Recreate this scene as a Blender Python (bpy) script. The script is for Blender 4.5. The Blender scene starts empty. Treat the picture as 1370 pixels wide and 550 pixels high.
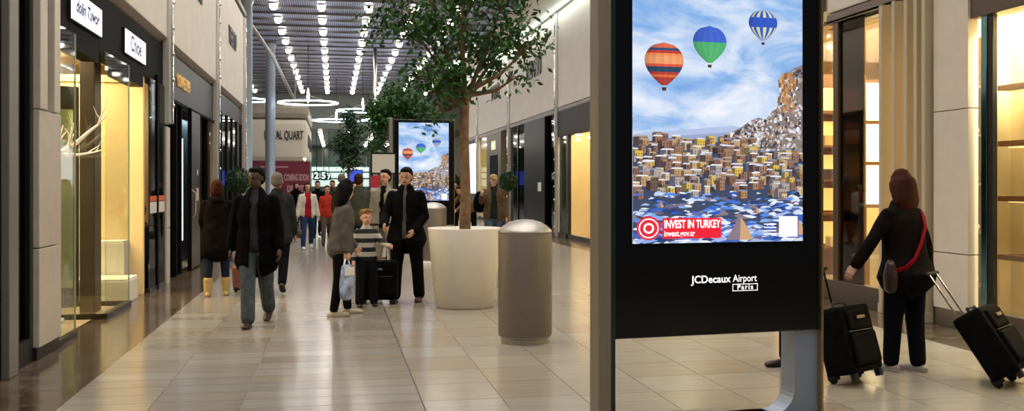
import bpy, bmesh, math, random
import numpy as np
from mathutils import Vector, Matrix
random.seed(7); rng = np.random.default_rng(7)
D = bpy.data; S = bpy.context.scene; C = S.collection
PI = math.pi
R = math.radians

# ------------------------------------------------------------------ camera, world, big lights, exposure
YAW = math.atan(238/1300)
cam = D.cameras.new('camera'); co = D.objects.new('camera', cam); C.objects.link(co)
co.location = (0, 0, 1.6); co.rotation_euler = (PI/2, 0, -YAW)
cam.sensor_width = 36.0; cam.lens = 36.0*1300/1370; cam.shift_y = -27/1370
cam.clip_end = 400
S.camera = co
S.view_settings.view_transform = 'Standard'; S.view_settings.look = 'None'
S.view_settings.gamma = 1.0; S.view_settings.exposure = 0.0
S.view_settings.use_curve_mapping = False
W = D.worlds.new('world'); S.world = W; W.use_nodes = True
W.node_tree.nodes['Background'].inputs[0].default_value = (0.75, 0.78, 0.85, 1)
W.node_tree.nodes['Background'].inputs[1].default_value = 0.10

def area(name, loc, sx, sy, energy, col, rot=(0, 0, 0), spread=PI):
    l = D.lights.new(name, 'AREA'); l.shape = 'RECTANGLE'; l.size = sx; l.size_y = sy
    l.energy = energy; l.color = col; l.spread = spread
    o = D.objects.new(name, l); C.objects.link(o); o.location = loc; o.rotation_euler = rot
    return o
LROWS = (-1.9, -0.4, 1.1, 2.6, 4.1)
for x in LROWS:                       # the rows of ceiling downlights
    area('downlight_row', (x, 31, 7.30), 0.25, 62, 500, (1.0, 0.965, 0.92), spread=R(130))
area('downlight_row', (1.0, 76, 4.95), 5, 26, 420, (1.0, 0.95, 0.88))

# ------------------------------------------------------------------ materials
def lin(h):
    h = h.lstrip('#'); v = [int(h[i:i+2], 16)/255 for i in (0, 2, 4)]
    return tuple(c/12.92 if c <= .04045 else ((c+.055)/1.055)**2.4 for c in v) + (1,)
MATS = {}
def mat(name, col, rough=.6, metal=0., spec=.5, noise=0., nscale=8., bump=0., bscale=60., emit=0., ecol=None, stretch=None):
    if name in MATS: return MATS[name]
    m = D.materials.new(name); m.use_nodes = True; MATS[name] = m
    nt = m.node_tree; b = nt.nodes['Principled BSDF']
    c = lin(col) if isinstance(col, str) else tuple(col) + (1,)
    b.inputs['Base Color'].default_value = c
    b.inputs['Roughness'].default_value = rough; b.inputs['Metallic'].default_value = metal
    b.inputs['Specular IOR Level'].default_value = spec
    if emit:
        b.inputs['Emission Color'].default_value = lin(ecol) if ecol else c
        b.inputs['Emission Strength'].default_value = emit
    if noise or bump:
        tc = nt.nodes.new('ShaderNodeTexCoord'); vec = tc.outputs['Object']
        if stretch:
            mp = nt.nodes.new('ShaderNodeMapping'); mp.inputs['Scale'].default_value = stretch
            nt.links.new(vec, mp.inputs[0]); vec = mp.outputs[0]
    if noise:
        n = nt.nodes.new('ShaderNodeTexNoise'); n.inputs['Scale'].default_value = nscale; n.inputs['Detail'].default_value = 5
        nt.links.new(vec, n.inputs['Vector'])
        mr = nt.nodes.new('ShaderNodeMapRange'); mr.inputs['From Min'].default_value = .3; mr.inputs['From Max'].default_value = .7
        mr.inputs['To Min'].default_value = 1-noise; mr.inputs['To Max'].default_value = 1+noise
        nt.links.new(n.outputs['Fac'], mr.inputs['Value'])
        mx = nt.nodes.new('ShaderNodeVectorMath'); mx.operation = 'MULTIPLY'; mx.inputs[0].default_value = c[:3]
        nt.links.new(mr.outputs[0], mx.inputs[1]); nt.links.new(mx.outputs[0], b.inputs['Base Color'])
    if bump:
        n2 = nt.nodes.new('ShaderNodeTexNoise'); n2.inputs['Scale'].default_value = bscale; n2.inputs['Detail'].default_value = 3
        nt.links.new(vec, n2.inputs['Vector'])
        bp = nt.nodes.new('ShaderNodeBump'); bp.inputs['Strength'].default_value = bump; bp.inputs['Distance'].default_value = .01
        nt.links.new(n2.outputs['Fac'], bp.inputs['Height']); nt.links.new(bp.outputs[0], b.inputs['Normal'])
    return m
def cloth(name, col, noise=.25, rough=.9): return mat('cloth_'+name, col, rough=rough, spec=.06, noise=noise, nscale=14, bump=.35, bscale=90)
def glow(name, col, s): return mat(name, col, rough=.5, emit=s)
def glass(name, tint='#ffffff', refl=.10):
    if name in MATS: return MATS[name]
    m = D.materials.new(name); m.use_nodes = True; MATS[name] = m
    nt = m.node_tree; nt.nodes.remove(nt.nodes['Principled BSDF']); out = nt.nodes['Material Output']
    t = nt.nodes.new('ShaderNodeBsdfTransparent'); t.inputs[0].default_value = lin(tint)
    g = nt.nodes.new('ShaderNodeBsdfGlossy'); g.inputs['Roughness'].default_value = .03
    lw = nt.nodes.new('ShaderNodeLayerWeight'); lw.inputs['Blend'].default_value = .25
    ad = nt.nodes.new('ShaderNodeMath'); ad.operation = 'MULTIPLY_ADD'; ad.inputs[1].default_value = .22; ad.inputs[2].default_value = refl
    nt.links.new(lw.outputs['Fresnel'], ad.inputs[0])
    mx = nt.nodes.new('ShaderNodeMixShader')
    nt.links.new(ad.outputs[0], mx.inputs[0]); nt.links.new(t.outputs[0], mx.inputs[1]); nt.links.new(g.outputs[0], mx.inputs[2])
    nt.links.new(mx.outputs[0], out.inputs[0])
    return m
def attr_emit(name, s, rough=.3):
    """print on a lit screen: colours of the print come from the 'Col' attribute of its own flat shapes"""
    if name in MATS: return MATS[name]
    m = D.materials.new(name); m.use_nodes = True; MATS[name] = m
    nt = m.node_tree; b = nt.nodes['Principled BSDF']
    a = nt.nodes.new('ShaderNodeAttribute'); a.attribute_name = 'Col'
    b.inputs['Base Color'].default_value = (.02, .02, .02, 1); b.inputs['Roughness'].default_value = rough
    nt.links.new(a.outputs['Color'], b.inputs['Emission Color']); b.inputs['Emission Strength'].default_value = s
    return m

def stone_tiles(name, base, w, d, ox, oy, var, vein, rough, stretch=(1.2, 9, 1), tint=('#ffffff', '#f4ebdf')):
    m = D.materials.new(name); m.use_nodes = True; MATS[name] = m
    nt = m.node_tree; N = nt.nodes.new; L = nt.links.new; b = nt.nodes['Principled BSDF']
    g = N('ShaderNodeNewGeometry')
    mp = N('ShaderNodeMapping'); mp.vector_type = 'POINT'
    mp.inputs['Location'].default_value = (-ox/w, -oy/d, 0.5); mp.inputs['Scale'].default_value = (1/w, 1/d, 0)
    L(g.outputs['Position'], mp.inputs[0])
    fl = N('ShaderNodeVectorMath'); fl.operation = 'FLOOR'; L(mp.outputs[0], fl.inputs[0])
    wn = N('ShaderNodeTexWhiteNoise'); wn.noise_dimensions = '3D'; L(fl.outputs[0], wn.inputs['Vector'])
    # veins, shifted for every tile
    sc = N('ShaderNodeVectorMath'); sc.operation = 'SCALE'; L(wn.outputs['Color'], sc.inputs[0]); sc.inputs['Scale'].default_value = 13
    ad = N('ShaderNodeVectorMath'); ad.operation = 'ADD'; L(g.outputs['Position'], ad.inputs[0]); L(sc.outputs[0], ad.inputs[1])
    m2 = N('ShaderNodeMapping'); m2.inputs['Scale'].default_value = stretch; L(ad.outputs[0], m2.inputs[0])
    no = N('ShaderNodeTexNoise'); no.inputs['Scale'].default_value = 1.6; no.inputs['Detail'].default_value = 7; no.inputs['Roughness'].default_value = .62
    L(m2.outputs[0], no.inputs['Vector'])
    mr = N('ShaderNodeMapRange'); mr.inputs['From Min'].default_value = .3; mr.inputs['From Max'].default_value = .7
    mr.inputs['To Min'].default_value = 1-vein; mr.inputs['To Max'].default_value = 1+vein; L(no.outputs['Fac'], mr.inputs['Value'])
    m3 = N('ShaderNodeMapRange'); m3.inputs['To Min'].default_value = 1-var; m3.inputs['To Max'].default_value = 1+var; L(wn.outputs['Value'], m3.inputs['Value'])
    mu = N('ShaderNodeMath'); mu.operation = 'MULTIPLY'; L(mr.outputs[0], mu.inputs[0]); L(m3.outputs[0], mu.inputs[1])
    mc = N('ShaderNodeMix'); mc.data_type = 'RGBA'; mc.inputs[6].default_value = lin(tint[0]); mc.inputs[7].default_value = lin(tint[1])
    sp = N('ShaderNodeSeparateColor'); L(wn.outputs['Color'], sp.inputs[0]); L(sp.outputs[1], mc.inputs[0])
    v1 = N('ShaderNodeVectorMath'); v1.operation = 'MULTIPLY'; v1.inputs[0].default_value = lin(base)[:3]; L(mu.outputs[0], v1.inputs[1])
    v2 = N('ShaderNodeVectorMath'); v2.operation = 'MULTIPLY'; L(v1.outputs[0], v2.inputs[0]); L(mc.outputs[2], v2.inputs[1])
    L(v2.outputs[0], b.inputs['Base Color'])
    b.inputs['Roughness'].default_value = rough; b.inputs['Specular IOR Level'].default_value = .45
    return m

M_white = mat('white_paint', '#dcd8cf', rough=.5)
M_beige = mat('beige_panel', '#dad2c6', rough=.55, noise=.04, nscale=2)
M_beige2 = mat('beige_stone', '#bdb3a3', rough=.35, noise=.06, nscale=6)
M_steel = mat('brushed_steel', '#a9a49c', rough=.32, metal=1., noise=.08, nscale=30, stretch=(1, 1, .05))
M_chrome = mat('chrome', '#d8d8d8', rough=.12, metal=1.)
M_dkmetal = mat('dark_metal', '#3a3836', rough=.35, metal=.8)
M_black = mat('black_gloss', '#070708', rough=.18)
M_blackmat = mat('black_matte', '#0b0b0c', rough=.7, spec=.1)
M_dkglass = glass('dark_glass', '#6f8088', .16)
M_glass = glass('clear_glass', '#fcfefb', .06)
M_teal = glass('teal_glass', '#3d6a6c', .18)
M_cream = mat('cream_wall', '#e2cf9f', rough=.7, noise=.05, nscale=2)
M_ochre = mat('ochre_wall', '#a8854c', rough=.7, noise=.1, nscale=2)
M_wood = mat('brown_wood', '#6e4a25', rough=.45, noise=.25, nscale=5, stretch=(1, 1, 8))
M_dkwood = mat('dark_brown_panel', '#2a1f17', rough=.35, noise=.2, nscale=4)
M_slate = mat('dark_slate_header', '#2b2e35', rough=.4, spec=.2, noise=.08, nscale=4)
M_gold = mat('gold_letters', '#e0b25a', rough=.3, metal=.7, emit=.25, ecol='#c89a40')
M_rubber = mat('black_rubber', '#121212', rough=.8)
M_grout = mat('joint_grout', '#7d7263', rough=.6)
M_tileL = stone_tiles('beige_stone_strips', '#8f8a81', .6475, .3, -1.95, 0, .11, .12, .19)
M_tileR = stone_tiles('beige_stone_squares', '#999286', .6, .6, .64, 0, .05, .09, .19)
M_marble = stone_tiles('brown_marble_border', '#584b3d', .9, .9, 0, 0, .15, .7, .14, stretch=(4, 5, 1))

# ------------------------------------------------------------------ mesh helpers
class MB:
    def __init__(s): s.v = []; s.f = []; s.mi = []; s.col = []
    def add(s, vs, fs, mi=0, col=None):
        o = len(s.v); s.v += [tuple(v) for v in vs]
        for f in fs: s.f.append(tuple(i+o for i in f)); s.mi.append(mi); s.col.append(col)
        return s
    def box(s, x0, x1, y0, y1, z0, z1, mi=0, col=None):
        vs = [(x, y, z) for x in (x0, x1) for y in (y0, y1) for z in (z0, z1)]
        return s.add(vs, [(0, 1, 3, 2), (4, 6, 7, 5), (0, 4, 5, 1), (2, 3, 7, 6), (0, 2, 6, 4), (1, 5, 7, 3)], mi, col)
    def quad(s, a, b, c, d, mi=0, col=None): return s.add([a, b, c, d], [(0, 1, 2, 3)], mi, col)
    def poly(s, pts, mi=0, col=None): return s.add(pts, [tuple(range(len(pts)))], mi, col)
    def lathe(s, prof, n=32, mi=0, cx=0, cy=0):
        vs = []; fs = []
        for r, z in prof:
            for k in range(n): a = 2*PI*k/n; vs.append((cx+r*math.cos(a), cy+r*math.sin(a), z))
        for i in range(len(prof)-1):
            for k in range(n):
                k2 = (k+1) % n; fs.append((i*n+k, i*n+k2, (i+1)*n+k2, (i+1)*n+k))
        loop = prof[0] == prof[-1]
        if prof[0][0] > 1e-4 and not loop: fs.append(tuple(range(n-1, -1, -1)))
        if prof[-1][0] > 1e-4 and not loop: fs.append(tuple((len(prof)-1)*n+k for k in range(n)))
        return s.add(vs, fs, mi)
    def tube(s, pts, rad, n=8, mi=0, caps=True):
        V, F = limb(pts, rad, n, caps); return s.add(V, F, mi)
    def ellipsoid(s, c, r, n=12, m=8, mi=0, rot=None):
        V, F = ellipsoid(c, r, n, m, rot); return s.add(V, F, mi)
    def mesh(s, name, mats, smooth=False, bevel=0):
        me = D.meshes.new(name); me.from_pydata(s.v, [], s.f); me.update()
        for m in (mats if isinstance(mats, (list, tuple)) else [mats]): me.materials.append(m)
        me.polygons.foreach_set('material_index', s.mi)
        if any(c is not None for c in s.col):
            ca = me.color_attributes.new('Col', 'FLOAT_COLOR', 'CORNER')
            buf = []
            for p, c in zip(me.polygons, s.col): buf += list(c or (0, 0, 0, 1))*p.loop_total
            ca.data.foreach_set('color', buf)
        if bevel:
            bm = bmesh.new(); bm.from_mesh(me); bmesh.ops.remove_doubles(bm, verts=bm.verts, dist=1e-5)
            bmesh.ops.bevel(bm, geom=[e for e in bm.edges if e.calc_face_angle(0) > .5], offset=bevel, segments=2, affect='EDGES', profile=.6)
            bm.to_mesh(me); bm.free()
        if smooth: me.shade_smooth() if smooth is True else None
        return me
    def build(s, name, mats, parent=None, smooth=False, bevel=0, loc=None, rot=None):
        return link(name, s.mesh(name, mats, smooth, bevel), parent, loc, rot)
def link(name, me, parent=None, loc=None, rot=None):
    o = D.objects.new(name, me); C.objects.link(o)
    if parent: o.parent = parent
    if loc: o.location = loc
    if rot: o.rotation_euler = rot
    return o
def tag(o, label, cat, group=None, kind=None):
    o['label'] = label; o['category'] = cat
    if group: o['group'] = group
    if kind: o['kind'] = kind
    return o
def thing(name, label, cat, loc=(0, 0, 0), rz=0, group=None):
    o = D.objects.new(name, None); C.objects.link(o); o.location = loc; o.rotation_euler = (0, 0, rz)
    o.empty_display_size = .2
    return tag(o, label, cat, group)
def struct(name, label, cat, mb, mats, **k): return tag(mb.build(name, mats, **k), label, cat, kind='structure')
def structE(name, label, cat): o = thing(name, label, cat); o['kind'] = 'structure'; return o

def limb(pts, rad, n=10, caps=True, flat=None):
    """closed tube through pts; rad = radius or (rx, ry) per point; flat = direction of the rx axis"""
    P = [Vector(p) for p in pts]; rad = [(r, r) if not isinstance(r, (tuple, list)) else r for r in (rad if isinstance(rad, (list, tuple)) else [rad]*len(P))]
    rings = []
    T = []
    for i in range(len(P)):
        t = (P[min(i+1, len(P)-1)]-P[max(i-1, 0)]); T.append(t.normalized() if t.length > 1e-7 else Vector((0, 0, 1)))
    ref = Vector(flat) if flat else (Vector((1, 0, 0)) if abs(T[0].x) < .8 else Vector((0, 1, 0)))
    def ring(p, t, r):
        y = t.cross(ref); y = y.normalized() if y.length > 1e-6 else Vector((0, 1, 0)); x = y.cross(t).normalized()
        rings.append([p+x*r[0]*math.cos(2*PI*k/n)+y*r[1]*math.sin(2*PI*k/n) for k in range(n)])
    if caps:
        r = rad[0]; m = min(r)
        for q in (85, 60, 30): ring(P[0]-T[0]*m*math.sin(R(q))*.9, T[0], (r[0]*math.cos(R(q)), r[1]*math.cos(R(q))))
    for p, t, r in zip(P, T, rad): ring(p, t, r)
    if caps:
        r = rad[-1]; m = min(r)
        for q in (30, 60, 85): ring(P[-1]+T[-1]*m*math.sin(R(q))*.9, T[-1], (r[0]*math.cos(R(q)), r[1]*math.cos(R(q))))
    V = [tuple(v) for rg in rings for v in rg]; F = []
    for i in range(len(rings)-1):
        for k in range(n): F.append((i*n+k, i*n+(k+1) % n, (i+1)*n+(k+1) % n, (i+1)*n+k))
    F.append(tuple(range(n-1, -1, -1))); F.append(tuple((len(rings)-1)*n+k for k in range(n)))
    return V, F
def ellipsoid(c, r, n=14, m=10, rot=None):
    c = Vector(c); V = []; F = []
    for i in range(m+1):
        th = PI*min(max(i/m, .01), .99)
        for k in range(n):
            a = 2*PI*k/n; p = Vector((r[0]*math.sin(th)*math.cos(a), r[1]*math.sin(th)*math.sin(a), r[2]*math.cos(th)))
            if rot: p = rot @ p
            V.append(tuple(c+p))
    for i in range(m):
        for k in range(n): F.append((i*n+k, (i+1)*n+k, (i+1)*n+(k+1) % n, i*n+(k+1) % n))
    F.append(tuple(range(n))); F.append(tuple(m*n+k for k in range(n-1, -1, -1)))
    return V, F
def remesh(shapes, voxel, smooth=2):
    mb = MB()
    for V, F in shapes: mb.add(V, F)
    me = mb.mesh('tmp', [M_white])
    o = D.objects.new('tmp', me); C.objects.link(o)
    r = o.modifiers.new('r', 'REMESH'); r.mode = 'VOXEL'; r.voxel_size = voxel; r.adaptivity = 0
    if smooth: sm = o.modifiers.new('s', 'SMOOTH'); sm.iterations = smooth; sm.factor = .5
    dg = bpy.context.evaluated_depsgraph_get(); dg.update()
    ev = o.evaluated_get(dg); m2 = ev.to_mesh()
    V = np.empty(len(m2.vertices)*3, np.float32); m2.vertices.foreach_get('co', V); V = V.reshape(-1, 3)
    F = [tuple(p.vertices) for p in m2.polygons]
    ev.to_mesh_clear(); D.objects.remove(o); D.meshes.remove(me)
    return V, F

FONTCACHE = {}
def text(s, size, mt, parent=None, loc=(0, 0, 0), rot=(PI/2, 0, 0), ext=.004, align='CENTER', sx=1., name='lettering', bold=0., shear=0., spacing=1.):
    cu = D.curves.new('t', 'FONT'); cu.body = s; cu.size = size; cu.extrude = ext; cu.align_x = align; cu.align_y = 'CENTER'
    cu.offset = bold; cu.shear = shear; cu.space_character = spacing; cu.resolution_u = 3
    o = D.objects.new('t', cu); C.objects.link(o)
    dg = bpy.context.evaluated_depsgraph_get(); dg.update()
    me = D.meshes.new_from_object(o.evaluated_get(dg)); D.objects.remove(o); D.curves.remove(cu)
    me.materials.clear(); me.materials.append(mt); me.name = name
    if sx != 1.:
        for v in me.vertices: v.co.x *= sx
    return link(name, me, parent, loc, rot)
ROT_L = (PI/2, 0, PI/2)      # writing on a plane that faces +X
ROT_R = (PI/2, 0, -PI/2)     # writing on a plane that faces -X

# ------------------------------------------------------------------ floor
XL, XR = -2.69, 6.9
fl = MB().box(-14, 14, -8, 110, -.25, -.006)
floor = struct('floor', 'polished beige stone floor of the concourse', 'floor', fl, M_grout)
def tile_mesh(w, d, m, j=.003):
    return MB().box(-w/2+j, w/2-j, -d/2+j, d/2-j, -.03, 0).mesh('tile', m)
tl, tr, tm = tile_mesh(.6475, .3, M_tileL), tile_mesh(.6, .6, M_tileR), tile_mesh(.9, .9, M_marble)
def rect_tiles(x0, nx, w, y0, ny, d, me):
    for i in range(nx):
        for j in range(ny): link('tile', me, floor, (x0+(i+.5)*w, y0+(j+.5)*d, 0))
rect_tiles(-1.95, 4, .6475, 6.0, 28, .3, tl)
rect_tiles(.64, 9, .6, 5.4, 15, .6, tr)
rest = MB()
def far_tiles(x0, x1, w, y0, y1, d, mi, j=.003):
    x = x0
    while x < x1-1e-3:
        y = y0
        while y < y1-1e-3:
            rest.box(x+j, min(x+w, x1)-j, y+j, min(y+d, y1)-j, -.03, 0, mi); y += d
        x += w
far_tiles(-1.95, .64, .6475, -3, 6.0, .3, 0); far_tiles(-1.95, .64, .6475, 14.4, 30, .3, 0)
far_tiles(.64, 6.04, .6, -3, 5.4, .6, 1); far_tiles(.64, 6.04, .6, 14.4, 40.2, .6, 1)
rest.box(-1.95, .64, 30, 109, -.03, -.0, 0); rest.box(.64, 6.04, 40.2, 109, -.03, -.0, 1); rest.box(-13, -1.95, 30.2, 109, -.03, 0, 1); rest.box(6.04, 13, 52, 109, -.03, 0, 1)
for s in (-1, 1):
    for j in range(9):
        for i in range(1):
            link('border_tile', tm, floor, ((-2.4 if s < 0 else 6.49), 6.3+j*.9+.45, 0))
far_tiles(-2.85, -1.95, .9, -3, 6.3, .9, 2); far_tiles(-2.85, -1.95, .9, 14.4, 30.2, .9, 2)
far_tiles(6.04, 6.94, .9, -3, 6.3, .9, 2); far_tiles(6.04, 6.94, .9, 14.4, 52, .9, 2)
o = rest.build('distant_tiles', [M_tileL, M_tileR, M_marble], floor); o['kind'] = 'stuff'
MB().box(-.004, .004, -3, 60, -.01, .0015).build('metal_joint', M_dkmetal, floor, loc=(.64, 0, 0))
M_shopfl = mat('shop_floor_cream', '#cbb58e', rough=.2, noise=.05)
for (a, b, c_, d) in ((-9, -2.85, 6, 30), (6.94, 12, 4, 52)):
    MB().box(a, b, c_, d, -.03, -.001).build('shop_floor_slab', M_shopfl, floor)

# ------------------------------------------------------------------ ceiling with its grid, rails, lamps
def grille(name):
    m = D.materials.new(name); m.use_nodes = True; nt = m.node_tree; N = nt.nodes.new; L = nt.links.new; b = nt.nodes['Principled BSDF']
    g = N('ShaderNodeNewGeometry'); sp = N('ShaderNodeSeparateXYZ'); L(g.outputs['Position'], sp.inputs[0])
    def stripe(sock, freq):
        a = N('ShaderNodeMath'); a.operation = 'MULTIPLY'; L(sock, a.inputs[0]); a.inputs[1].default_value = freq
        f = N('ShaderNodeMath'); f.operation = 'FRACT'; L(a.outputs[0], f.inputs[0])
        c = N('ShaderNodeMath'); c.operation = 'GREATER_THAN'; L(f.outputs[0], c.inputs[0]); c.inputs[1].default_value = .5
        return c.outputs[0]
    a = stripe(sp.outputs[0], 14.); no = N('ShaderNodeTexNoise'); no.inputs['Scale'].default_value = .35; L(g.outputs['Position'], no.inputs['Vector'])
    r = N('ShaderNodeValToRGB'); r.color_ramp.elements[0].position = .35; r.color_ramp.elements[0].color = lin('#46548c'); r.color_ramp.elements[1].position = .65; r.color_ramp.elements[1].color = lin('#7088d6')
    L(no.outputs['Fac'], r.inputs[0])
    mx = N('ShaderNodeMix'); mx.data_type = 'RGBA'; L(a, mx.inputs[0]); L(r.outputs[0], mx.inputs[6]); mx.inputs[7].default_value = lin('#d2d5e2')
    L(mx.outputs[2], b.inputs['Base Color']); b.inputs['Roughness'].default_value = .38; b.inputs['Metallic'].default_value = .45
    return m
M_grille = grille('blue_grey_metal_grille')
M_rail = mat('ceiling_rail_metal', '#6f6c70', rough=.5, metal=.3)
ceil = struct('ceiling', 'blue grey metal grille ceiling over the concourse', 'ceiling', MB().box(-13, 9, -2, 63, 7.42, 7.6), M_grille)
y = 1.0
while y < 63:
    MB().box(-13, 9, -.03, .03, 7.36, 7.42).build('rail', M_rail, ceil, loc=(0, y, 0)); y += 1.3
low = struct('ceiling_low', 'lower grey ceiling over the far gates', 'ceiling', MB().box(-13, 13, 63, 92, 5.2, 7.6), mat('far_ceiling_grey', '#7d8480', rough=.4, noise=.1))
M_lamp = glow('downlight_glow', '#fff4e4', 16)
M_lamprim = mat('downlight_rim', '#c8c6c2', rough=.3, metal=.8)
lm = MB().lathe([(.13, -.05), (.17, -.05), (.18, 0), (.0, 0)], 14, 0).lathe([(0.0, -.22), (.07, -.21), (.11, -.17), (.125, -.05)], 14, 1).mesh('downlight', [M_lamprim, M_lamp])  # glowing bulb drawn out downward to imitate bloom and its reflection on the ceiling
for x in (-6.2, -4.7)+LROWS+(5.6,):
    for k in range(25):
        yy = 1.3+k*2.6
        if yy > 62 or (x < -3 and yy < 31) or (x > 5 and yy < 40): continue
        tag(link('downlight', lm, None, (x, yy-.65, 7.42)), 'small round downlight in a row of the grille ceiling', 'ceiling light', 'downlights in rows on the high ceiling')
for x in (-4.5, -2.7, -.9, .9, 2.7, 4.5):
    for k in range(7):
        tag(link('downlight', lm, None, (x, 65+k*3.6, 5.2)), 'small round downlight in the far lower ceiling', 'ceiling light', 'downlights in the far lower ceiling')

# ------------------------------------------------------------------ facade pieces
M_bead = glow('pilaster_glint', '#fff6ea', .9)
def pilaster(px, py, side, z0, z1, label):
    t = thing('pilaster', label, 'pilaster', (px, py, 0)); s = 1 if side == 'L' else -1
    MB().box(-.06, .06, -.16, .16, z0, z1).build('metal_strip', mat('pilaster_metal', '#cbc6be', rough=.3, metal=.35), t, bevel=.015)
    MB().box(-.05 if s > 0 else -.09, .09 if s > 0 else .05, -.05, .05, z0, z1).build('chrome_rib', M_chrome, t, bevel=.012)
    me = MB().ellipsoid((0, 0, 0), (.03, .035, .035), 8, 6, 0).mesh('stud', M_chrome, True)
    z = z0+.3
    while z < z1: link('stud', me, t, (s*.09, 0, z)); z += .42
    return t

# left upper wall -------------------------------------------------------
wl = structE('wall_left', 'beige upper wall above the shopfronts at left', 'wall')
LB = [(3.0, 10.0), (10.0, 16.6), (16.6, 23.2), (23.2, 30.0)]
for a, b in LB:
    MB().box(-.06, .06, a+.18, b-.18, 3.98, 6.62).build('wall_panel', M_beige, wl, loc=(XL-.02, 0, 0), bevel=.02)
    a += .18; b -= .18
    MB().add([(XL+.04, a, 3.98), (XL+.04, b, 3.98), (XL-.25, b, 3.78), (XL-.25, a, 3.78), (XL-.25, a, 3.98), (XL-.25, b, 3.98)],
             [(0, 1, 2, 3), (0, 4, 5, 1), (3, 2, 5, 4), (0, 3, 4), (1, 5, 2)]).build('soffit', mat('soffit_grey', '#8d8478', rough=.4), wl)
MB().box(XL-.5, XL-.14, 3, 30.1, 3.9, 7.42).build('backing_wall', mat('backing_beige', '#a79c8a', rough=.7), wl)
MB().box(XL-.15, XL+.10, 3, 30.1, 6.66, 6.80).build('coping', mat('coping_grey', '#7c766c', rough=.4), wl, bevel=.02)
for yy, l in ((10.0, 'studded metal pilaster above the pale stone pier, nearest at left'), (16.6, 'studded metal pilaster before the shop with gold letters'), (23.2, 'studded metal pilaster after the shop with gold letters'), (30.0, 'studded metal pilaster at the far end of the left shops')):
    if yy > 11: pilaster(XL+.02, yy, 'L', 0 if yy > 17 else 2.6, 6.6, l)
M_char = mat('charcoal_letters', '#2b2b2e', rough=.4)
text('BVLGARI', .62, M_char, wl, (XL+.05, 19.5, 5.45), ROT_L, ext=.02, sx=.85, bold=.01)
text('VERTU', .62, M_char, wl, (XL+.05, 26.6, 5.45), ROT_L, ext=.02, bold=.012)

# left shops ------------------------------------------------------------
ws = structE('wall_shop_left', 'inner walls and ceiling of the shops at left', 'wall')
MB().box(-7.4, -7.2, 5, 30, 0, 4).build('back_wall', M_ochre, ws)
MB().box(-7.2, -2.95, 5, 30, 3.55, 3.75).build('shop_ceiling', M_cream, ws)
MB().box(-7.2, -3.0, 16.75, 16.85, 0, 3.55).build('partition', M_ochre, ws)
MB().box(-7.2, -2.96, 9.7, 9.8, 0, 3.55).build('partition', mat('taupe_wall', '#5b5148', rough=.7), ws)
MB().box(-7.2, -3.0, 23.25, 23.35, 0, 3.55).build('partition', mat('taupe_wall', '#5b5148'), ws)
MB().box(-7.2, -2.75, 29.9, 30.1, 0, 7.4).build('end_wall', M_beige, ws)
for yy, e, c_ in ((12.0, 260, (1, .78, .42)), (14.6, 280, (1, .82, .5)), (19.5, 40, (1, .85, .6)), (26.5, 45, (1, .85, .6)), (7.6, 16, (1, .9, .75))):
    area('shop_area_light', (-4.6, yy, 3.5), 2.6, 1.4, e, c_)
M_spot = glow('shop_spot_glow', '#fff0d0', 20)
sp = MB().lathe([(.07, 0), (.07, -.03), (.045, -.03), (.0, -.02)], 12, 0).lathe([(0, -.034), (.05, -.034)], 12, 1).mesh('spotlight', [M_lamprim, M_spot])
for i, (x, yy) in enumerate(((-3.3, 11.6), (-3.3, 14.4), (-4.6, 11.8), (-4.6, 14.4))):
    tag(link('spotlight', sp, None, (x, yy, 3.55)), 'round recessed spotlight in the ceiling of the cream shop at left', 'ceiling light', 'spotlights of the cream shop at left')

# dark glazed shopfront nearest at left
w1 = structE('window_1', 'dark grey framed shopfront at the left edge', 'window')
M_grfr = mat('grey_aluminium', '#7d7a72', rough=.4, metal=.2)
for a, b, m, dx in ((8.62, 8.86, M_grfr, .06), (8.86, 8.98, M_dkmetal, .02), (9.38, 9.48, M_dkmetal, .0), (7.2, 7.4, M_grfr, .06), (8.5, 8.62, M_blackmat, .0)):
    MB().box(XL-.15, XL+dx, a, b, 0, 3.7).build('frame_post', m, w1, bevel=.01)
for a, b in ((7.4, 8.5), (8.98, 9.38)):
    MB().box(XL-.06, XL-.045, a, b, .22, 3.6).build('pane', M_dkglass, w1)
    MB().box(XL-.12, XL+.0, a, b, 0, .22).build('kick_plate', M_dkmetal, w1, bevel=.01)
    MB().box(XL-.12, XL+.0, a, b, 3.6, 3.8).build('header', M_dkmetal, w1)
# things seen dimly behind the dark glass
t = thing('clothes_rack', 'dim clothes rack behind the dark glass at the left edge', 'rack', (-3.7, 9.2, 0))
MB().tube([(0, -.6, 0), (0, -.6, 1.6), (0, .35, 1.6), (0, .35, 0)], .015).build('rail', M_chrome, t)
for i, c_ in enumerate(('#3d2d2a', '#5a3230', '#2d3d4d', '#463c30', '#2f4a3d')):
    MB().tube([(0, -.45+i*.17, 1.5), (0, -.45+i*.17, 1.35), (0, -.45+i*.17, .6)], [(.05, .03), (.24, .05), (.27, .06)], 10).build('garment', cloth('rack%d' % i, c_), t, smooth=True)

# pale stone pier
t = thing('stone_pier', 'pale stone pier between the two shopfronts at left', 'pier', (XL, 9.84, 0))
MB().box(-.25, .03, -.36, .36, 0, .12).build('plinth', M_dkmetal, t)
MB().box(-.25, .05, -.36, .36, .12, 1.02).build('stone_panel', M_beige2, t, bevel=.008)
MB().box(-.25, .05, -.36, .36, 1.03, 2.29).build('stone_panel', M_beige2, t, bevel=.008)
MB().box(-.25, -.02, -.36, .36, 2.29, 3.77).build('recess', mat('recess_grey', '#57544d', rough=.5), t)
MB().box(-.2, .06, -.36, -.13, 2.3, 3.77).build('stone_strip', M_beige2, t, bevel=.01)
MB().box(-.2, .06, .1, .30, 2.3, 3.77).build('stone_strip', M_beige2, t, bevel=.01)

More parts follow.
